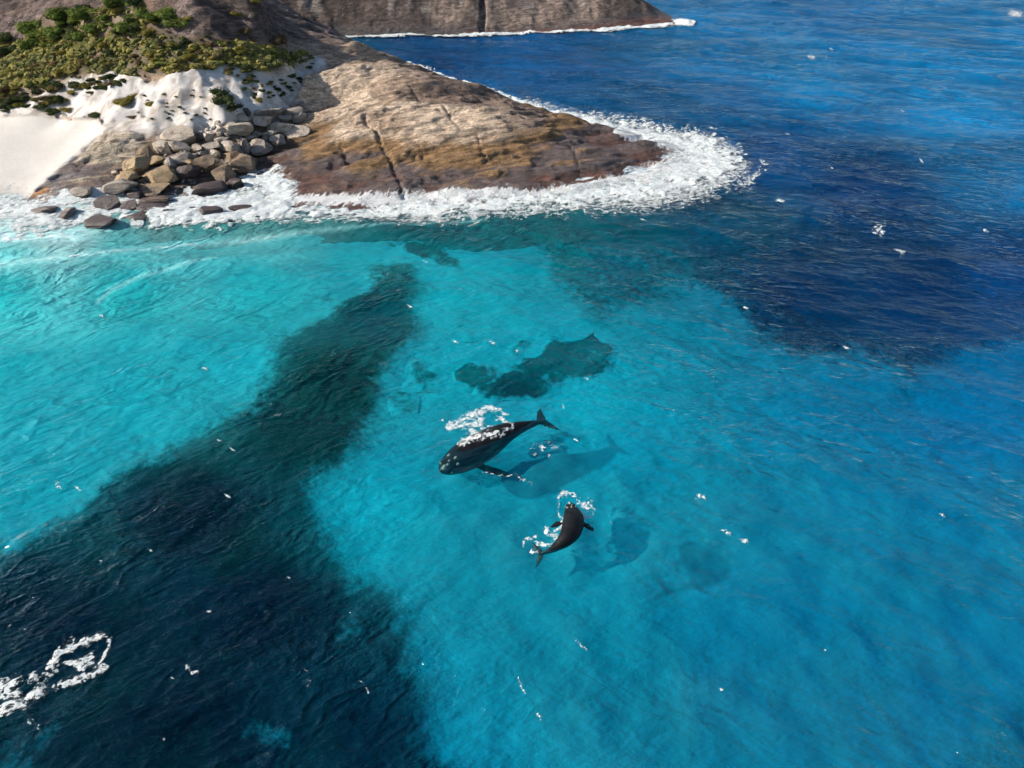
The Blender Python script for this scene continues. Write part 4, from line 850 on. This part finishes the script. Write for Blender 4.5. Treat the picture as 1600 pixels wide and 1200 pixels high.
B = [
 # px, py, w, h, tone, turn, label
 (376, 202, 46, 20, 'p', .1, 'long pale boulder in the middle of the upper row'), (379, 188, 27, 17, 'p', .2, 'rounded pale boulder half in shade behind the long pale one'), (387, 177, 12, 11, 'd', 0, 'small dark blue-grey boulder at the foot of the dark bush'),
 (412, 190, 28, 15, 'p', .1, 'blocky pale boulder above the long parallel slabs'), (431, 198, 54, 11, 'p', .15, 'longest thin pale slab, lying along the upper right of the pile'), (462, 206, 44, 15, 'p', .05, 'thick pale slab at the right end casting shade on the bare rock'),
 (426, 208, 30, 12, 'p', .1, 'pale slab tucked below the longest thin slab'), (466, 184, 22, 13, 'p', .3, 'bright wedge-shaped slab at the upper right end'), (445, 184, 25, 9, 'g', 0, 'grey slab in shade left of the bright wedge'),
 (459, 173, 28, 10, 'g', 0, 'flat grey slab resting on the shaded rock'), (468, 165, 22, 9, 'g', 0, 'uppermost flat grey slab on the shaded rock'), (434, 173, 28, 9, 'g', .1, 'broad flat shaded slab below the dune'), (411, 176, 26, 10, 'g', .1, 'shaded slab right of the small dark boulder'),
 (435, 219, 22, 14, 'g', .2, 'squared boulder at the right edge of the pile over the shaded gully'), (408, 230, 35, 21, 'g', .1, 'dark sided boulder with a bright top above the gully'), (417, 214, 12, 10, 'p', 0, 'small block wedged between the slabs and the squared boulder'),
 (382, 231, 17, 25, 'g', .0, 'upright slab standing on end in the middle of the pile'), (359, 231, 30, 17, 'p', .2, 'bright topped boulder left of the upright slab'), (364, 246, 42, 20, 'b', .1, 'brown boulder below the upright slab'), (380, 255, 40, 24, 'b', -.1, 'big brown dome boulder at the right above the cove'),
 (375, 267, 22, 13, 'b', -.6, 'sharp wedge leaning below the brown dome'), (352, 272, 36, 25, 'b', .1, 'reddish brown rounded boulder beside the cove'), (366, 287, 31, 16, 'd', .1, 'dark wet boulder standing in the foam of the cove'), (322, 294, 62, 17, 'd', .25, 'long dark wet slab along the foam edge'),
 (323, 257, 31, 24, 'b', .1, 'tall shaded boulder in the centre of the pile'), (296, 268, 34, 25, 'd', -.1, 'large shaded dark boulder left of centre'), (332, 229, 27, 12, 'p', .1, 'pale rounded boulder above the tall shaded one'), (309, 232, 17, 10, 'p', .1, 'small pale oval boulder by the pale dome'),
 (328, 216, 16, 13, 'p', -.6, 'small pale leaning wedge among cobbles'), (347, 220, 19, 10, 'p', 0, 'small pale oval boulder right of the leaning wedge'), (336, 239, 21, 11, 'p', .2, 'pale low boulder touching the tall shaded one'), (318, 240, 20, 8, 'g', .1, 'low grey boulder between pale ones'),
 (304, 246, 13, 10, 'g', 0, 'small grey round boulder by the fallen flat slab'), (293, 240, 9, 9, 'g', 0, 'little upright stone beside the big flat slab'), (346, 204, 13, 9, 'p', .1, 'small pale block left of the long pale boulder'), (357, 198, 20, 9, 'p', .2, 'pale stone slanting above the long pale boulder'),
 (403, 210, 14, 8, 'p', 0, 'small pale stone right of the long pale boulder'), (390, 216, 20, 9, 'p', .1, 'pale broken stone above the upright slab'), (299, 255, 18, 12, 'y', 0, 'pitted tan stone above the large shaded boulder'), (316, 211, 14, 9, 'g', 0, 'grey stone at the right end of the big flat slab'),
 (285, 214, 50, 25, 'p', .15, 'biggest flat topped pale slab at the foot of the dune'), (283, 230, 30, 16, 'p', -.2, 'broken pale corner block under the biggest flat slab'), (257, 233, 31, 22, 'p', .1, 'smooth pale grey dome boulder'), (255, 217, 17, 11, 'g', .2, 'small block with a white face above the smooth dome'),
 (277, 249, 40, 16, 'g', .1, 'flat grey slab in front of the smooth dome'), (268, 257, 17, 18, 'p', -.2, 'pale spur leaning down towards the pitted boulder'), (246, 250, 22, 10, 'y', .1, 'small cream oval boulder left of the flat grey slab'),
 (212, 260, 48, 25, 'y', .35, 'large split olive boulder near the rock apron'), (195, 277, 34, 14, 'y', .1, 'pitted yellow boulder below the split olive one'), (250, 276, 56, 25, 'y', .1, 'big yellow boulder with hollows weathered into its face'), (193, 290, 50, 22, 'g', .2, 'broad grey brown boulder at the left near the foam'),
 (240, 296, 42, 15, 'y', .1, 'low orange brown boulder under the hollowed yellow one'), (228, 240, 25, 16, 'b', .1, 'brown grey boulder beside the apron shade'), (180, 270, 11, 7, 'p', 0, 'lone small pale stone in the apron shade'), (210, 303, 28, 12, 'd', .2, 'dark wedge boulder with foam on both sides'),
 (245, 311, 46, 14, 'b', .1, 'low brown boulder half awash'), (238, 327, 46, 12, 'd', .0, 'reddish dark rock awash near the outer foam'), (261, 333, 20, 11, 'd', .2, 'small dark rock in the outer foam left of a gap'), (300, 331, 27, 8, 'd', 0, 'flat dark rock nearly covered by foam'), (329, 330, 36, 16, 'd', .25, 'dark slanting rock standing out of the outer foam'),
 (377, 327, 34, 6, 'd', -.2, 'thin sliver of rock in the foam of the cove'), (216, 338, 44, 11, 'd', 0, 'dark submerged looking rock at the outer edge'), (132, 298, 36, 16, 'g', .5, 'grey ridge of rock running down from the apron'), (104, 333, 32, 13, 'g', .45, 'low grey rock in the wash off the beach corner'),
 (157, 346, 50, 13, 'd', .15, 'dark purple wave washed rock farthest out on the left'), (172, 320, 42, 22, 'd', .3, 'dark rock with white water streaming over it'), (204, 322, 28, 17, 'd', .3, 'dark rock right of the streaming one'), (74, 326, 38, 12, 'g', .1, 'flat slab under wash nearest the beach')]
BG = 'granite boulders piled between the dune and the sea'
def put_boulder(px, py, w_, h_, tone, turn, label, seed, sub=4, group=BG):
    x, y, z = cast(px, min(py+h_*.30, 352)); d = math.sqrt(x*x+y*y+(HC-z)**2)
    t = y*ct+(HC-z)*st; mpp = t/F; rx = w_*mpp/2*1.1; a = math.asin((HC-z)/d); asp = random.uniform(.62, .85)
    ry = rx*asp; hh = h_*mpp/2*1.12; rz = math.sqrt(max(hh*hh-(ry*math.sin(a))**2, (.22*rx)**2))/math.cos(a)
    ry = min(ry, max(1.1*hh/math.sin(a)*.75, .35*rx))
    v, f = boulder_mesh(seed, sub, 13 if sub > 3 else 9, .09)
    v = v*np.array((rx, ry, rz))
    # tilt: turn leans the long axis in the picture plane, yaw swings it away from the camera
    Rm = np.array(Matrix.Rotation(turn*.6, 3, 'Y') @ Matrix.Rotation(random.uniform(-.25, .25), 3, 'X') @ Matrix.Rotation(turn*.9+random.uniform(-.15, .15), 3, 'Z'))
    v = v@Rm.T
    o = mesh_np('boulder', v, f, RM[tone], False)
    me = o.data
    o.location = (x, y, z+rz*.5)
    return tag(o, label, 'boulder', group)
for i, (px, py, w_, h_, tone, turn, lb) in enumerate(B):
    put_boulder(px, py, w_, h_, tone, -turn, lb, 100+i*7, 5 if w_ > 40 else 4)
# cobbles between the boulders
CG = 'small stones filling gaps between the boulders'
CP = [(320, 205), (335, 192), (352, 190), (372, 206), (405, 208), (420, 215), (405, 226), (372, 222), (345, 226), (330, 224), (318, 216)]
LOWP = [(180, 285), (230, 265), (300, 275), (340, 275), (350, 290), (300, 300), (240, 312), (190, 300)]
MIDP = [(225, 245), (245, 225), (300, 222), (350, 222), (400, 222), (415, 240), (345, 262), (270, 262)]
def in_poly(p, P): return float(poly_sd(np.array([p[0]]), np.array([p[1]]), P)[0]) > 0
cob = []
for P, n_, lo, hi, lb in [(CP, 46, 4, 9, 'small pale cobble among the stones between the long pale boulder and the upright slab'), (LOWP, 26, 5, 10, 'small brown stone in the shade low down among the boulders'), (MIDP, 30, 5, 10, 'small grey stone in a gap between the larger boulders')]:
    k = 0; A_ = np.array(P)
    while k < n_:
        p = (random.uniform(*[f_(A_[:, 0]) for f_ in (min, max)]), random.uniform(*[f_(A_[:, 1]) for f_ in (min, max)]))
        if not in_poly(p, P): continue
        w_ = random.uniform(lo, hi); tone = {'C': 'p', 'L': 'b', 'M': 'g'}['C' if P is CP else 'L' if P is LOWP else 'M']
        put_boulder(p[0], p[1], w_, w_*random.uniform(.5, .75), tone, random.uniform(-.4, .4), lb, 900+k*3+n_, 2, CG); k += 1
# ------------------------------------------------------------------ shrubs
LM = {'green': mat_leaf('leaves_green', (.09, .13, .035), (.20, .24, .07)), 'olive': mat_leaf('leaves_olive', (.13, .12, .035), (.24, .20, .06)), 'dark': mat_leaf('leaves_dark', (.035, .05, .025), (.08, .095, .045)), 'brown': mat_leaf('leaves_brown', (.10, .075, .045), (.18, .13, .08))}
def shrub_mesh(seed, n_leaf=520, r_leaf=.11):
    r = np.random.RandomState(seed); Vs = []; Fs = []
    lobes = [(np.array((r.uniform(-.55, .55), r.uniform(-.55, .55), r.uniform(.05, .45))), r.uniform(.3, .55)) for _ in range(9)]
    v, f = ICO[2]
    for c_, R_ in lobes[:7]:                                        # solid inner mass
        vv_ = v*R_*.8*np.array((1, 1, .85))+c_; vv_ = vv_*(1+.25*(fbm(vv_[:, 0]*4, vv_[:, 1]*4, vv_[:, 2]*4, seed, 2)-.5))[:, None]; vv_[:, 2] = np.maximum(vv_[:, 2], -.15)
        Fs.append(f+sum(len(q) for q in Vs)); Vs.append(vv_)
    for i in range(n_leaf):
        c_, R_ = lobes[r.randint(9)]; d = r.randn(3); d[2] = abs(d[2])*.9; d /= np.linalg.norm(d)
        p = c_+d*R_*r.uniform(.78, 1.12)*np.array((1, 1, .9)); a = np.cross(d, r.randn(3)); a /= np.linalg.norm(a)+1e-6; b_ = np.cross(d, a)+d*r.uniform(-.6, .6); s = r_leaf*r.uniform(.6, 1.3)
        b0 = sum(len(q) for q in Vs) if i == 0 else b0+3
        Vs.append(np.array([p-a*s*.5, p+a*s*.5, p+b_*s+d*s*.6])); Fs.append(np.array([[b0, b0+1, b0+2]]))
    return np.concatenate(Vs), np.concatenate(Fs)
protos = {}
for tn in LM:
    for k in range(3):
        v, f = shrub_mesh(40+k*5+len(tn)); me_o = mesh_np('shrub', v, f, LM[tn], False); protos[(tn, k)] = me_o.data; bpy.data.objects.remove(me_o)
placed = 0
def shrub(px, py, wpx, tn, label, group, hs=.8):
    global placed
    x, y, z = cast(px, py); t = y*ct+(HC-z)*st; s = wpx*t/F/1.55
    o = bpy.data.objects.new('shrub', protos[(tn, random.randint(0, 2))]); COL.objects.link(o)
    o.location = (x, y, float(hland(x, y))-.05*s); o.rotation_euler = (random.uniform(-.15, .15), random.uniform(-.15, .15), random.uniform(0, 6.28)); o.scale = (s*random.uniform(.9, 1.25), s*random.uniform(.9, 1.2), s*hs*random.uniform(.8, 1.2))
    placed += 1
    if '{t}' in label: label = label.format(t={'green': 'mid green', 'olive': 'yellowish olive', 'dark': 'dark green', 'brown': 'dry brown'}[tn])
    return tag(o, label, 'shrub', group)
g1 = 'bright green shrubs on the upper hillside'; g2 = 'olive coastal shrubs of the hillside heath'; g3 = 'shrubs growing on the white dunes'; g4 = 'lone bushes on the bare upper hill'
big = [(52, 48, 34, 'green', 'round green shrub at the left end of the upper green thicket'), (80, 58, 36, 'green', 'low green shrub below the round one in the upper thicket'), (100, 30, 40, 'green', 'green shrub high in the upper thicket, left half'), (135, 26, 36, 'green', 'green shrub in the middle of the upper thicket'),
 (155, 46, 34, 'green', 'green shrub at the lower middle of the upper thicket'), (186, 10, 30, 'green', 'green shrub at the very top edge of the thicket'), (215, 8, 26, 'dark', 'dark green shrub at the top edge right of the thicket'), (222, 22, 30, 'green', 'green shrub on the right side of the upper thicket'), (262, 25, 34, 'green', 'wide green shrub right of the upper thicket'),
 (200, 46, 30, 'green', 'rounded shrub below the right part of the thicket'), (236, 52, 24, 'olive', 'small bright olive shrub on bare earth'), (278, 40, 34, 'green', 'separate round green shrub on the bare slope'), (120, 60, 30, 'green', 'yellow green shrub between thicket and heath'), (400, 6, 14, 'olive', 'lone bush near the top edge above the far inlet'), (370, 24, 14, 'olive', 'lone round bush on the bare upper slope'),
 (382, 52, 20, 'brown', 'brown bush on the bare slope above the heath'), (435, 68, 26, 'brown', 'brown leaning bush at the right end of the heath'), (18, 82, 30, 'dark', 'dark shrub near the left picture edge'), (10, 62, 28, 'dark', 'dark shrub against the left picture edge'), (52, 72, 26, 'green', 'small green shrub by the left earth bank')]
for a in big: shrub(*a[:4], a[4], g1 if a[3] != 'brown' else g4)
for a in [(352, 160, 34, 'dark', 'top of the big dark bush on the steep dune face'), (345, 148, 28, 'dark', 'dark bush at the crest of the steep dune face'), (362, 172, 26, 'dark', 'lowest part of the dark bush mass above the boulders'),
 (190, 162, 26, 'olive', 'olive mat of scrub left on the dune spur'), (205, 156, 26, 'olive', 'olive mat of scrub running up the dune spur'), (236, 164, 16, 'olive', 'yellow bush hanging on the dune crest'), (206, 184, 12, 'brown', 'small brown tussock alone on white sand'),
 (12, 166, 34, 'dark', 'large dark shrub above the beach at the left edge'), (35, 158, 30, 'dark', 'large shrub above the beach, right of the edge one'), (145, 182, 24, 'dark', 'spreading low shrub at the corner of the beach'), (82, 176, 22, 'dark', 'low dark shrub along the back of the beach'), (105, 174, 18, 'olive', 'low olive shrub along the back of the beach')]:
    shrub(*a, g3, .55)
def scatter(P, n_, lo, hi, tones, label, group, hs=.7):
    A_ = np.array(P); k = 0
    while k < n_:
        p = (random.uniform(A_[:, 0].min(), A_[:, 0].max()), random.uniform(A_[:, 1].min(), A_[:, 1].max()))
        if not in_poly(p, P): continue
        shrub(p[0], p[1], random.uniform(lo, hi), random.choice(tones), label, group, hs); k += 1
scatter([(0, 66), (60, 60), (120, 66), (230, 62), (330, 72), (430, 84), (478, 92), (440, 106), (350, 98), (290, 104), (170, 108), (110, 120), (0, 130)], 84, 10, 22, ['olive', 'olive', 'olive', 'dark', 'green', 'brown'], '{t} shrub in the dense heath on the hillside', g2, .55)
scatter([(0, 140), (60, 130), (110, 128), (170, 122), (200, 128), (180, 138), (120, 150), (100, 165), (40, 172), (0, 176)], 72, 9, 21, ['dark', 'olive', 'dark', 'brown'], '{t} shrub of the belt between the heath and the beach', g3, .6)
scatter([(385, 118), (420, 118), (460, 110), (492, 96), (470, 128), (440, 158), (405, 160), (380, 140)], 34, 6, 13, ['dark', 'dark', 'olive'], 'small {t} tuft on the shaded dune slope above the bare slab', g3, .6)
scatter([(200, 150), (320, 140), (340, 190), (300, 195), (250, 190), (210, 180)], 22, 4, 8, ['dark', 'olive'], 'tiny {t} tuft on the white dune face', g3, .6)
scatter([(300, 106), (350, 96), (420, 108), (400, 126), (370, 134), (330, 120)], 18, 8, 16, ['olive', 'dark'], '{t} shrub along the dune crest below the heath', g3, .6)
scatter([(40, 70), (30, 50), (60, 36), (100, 20), (160, 12), (210, 2), (235, 14), (290, 28), (296, 42), (240, 42), (190, 54), (110, 62), (70, 74)], 44, 16, 30, ['green', 'green', 'olive', 'dark'], '{t} shrub merged into the upper thicket on the hillside', g1, .65)
scatter([(260, 60), (340, 58), (430, 68), (400, 76), (330, 70)], 12, 6, 14, ['dark', 'brown', 'green'], 'scattered small {t} bush where heath thins out to bare rock', g4, .6)
# the heath itself: a mat nobody could count
def heath():
    cnt = 5200; base_v, base_f = ICO[1]; Vs = []; Fs = []; cols = []; off = 0; k = 0
    x = rng.uniform(-150, -30, 60000); y = rng.uniform(125, 215, 60000); z = hland(x, y); px, py = proj(x, y, z)
    d = sstep(.42, .52, fbm(x*.16, y*.3, 0, 401, 4))
    sd = poly_sd(px, py, SCRUB)
    lowb = ((py > 62) & (sd > -2)) | ((sd > 4) & (py < 62))
    keep = lowb & (rng.rand(60000) < np.where(py > 66, .16+.84*d, .42*d)) & (px > -60) & (px < 500)
    idx = np.nonzero(keep)[0][:cnt*2]
    for i in idx:
        s = rng.uniform(.3, .6)+.9*rng.rand()**4; r = rng.rand(3)*6.28
        Rm = np.array(Matrix.Rotation(r[2], 3, 'Z')); v = base_v*(1+.5*(rng.rand(len(base_v))-.5))[:, None]*np.array((s, s*.85, s*.5))
        Vs.append(v@Rm.T+np.array((x[i], y[i], z[i]+s*.15))); Fs.append(base_f+off); off += len(v)
        # a few sprigs
        for q in range(5):
            a = rng.rand()*6.28; rr = s*rng.uniform(.3, .9); c0 = np.array((x[i]+math.cos(a)*rr, y[i]+math.sin(a)*rr, z[i]+s*.45)); h_ = rng.uniform(.15, .35)
            Vs.append(np.array([c0+(-.12, 0, -.1), c0+(.12, .05, -.1), c0+(rng.uniform(-.1, .1), rng.uniform(-.1, .1), h_)])); Fs.append(np.array([[off, off+1, off+2]])); off += 3
    b = NB('heath'); n_ = b.noise(.22, 4, .6, b.coord()); n2 = b.noise(1.8, 3, .6, b.coord())
    c_ = b.mix(b.ramp(n_, .4, .6), (.22, .20, .05), (.105, .12, .04)); c_ = b.mix(b.ramp(n2, .52, .66), c_, (.24, .17, .09)); c_ = b.mix(b.ramp(n2, .4, .3), c_, (.025, .03, .014))
    m = b.done(b.pbr(c_, .9, None, .1))
    tag(mesh_np('heath', np.concatenate(Vs), np.concatenate(Fs), m, False), 'mat of low olive and brown heath covering the hillside', kind='stuff')
    print('heath clumps', len(idx))
heath()
print('shrubs', placed)
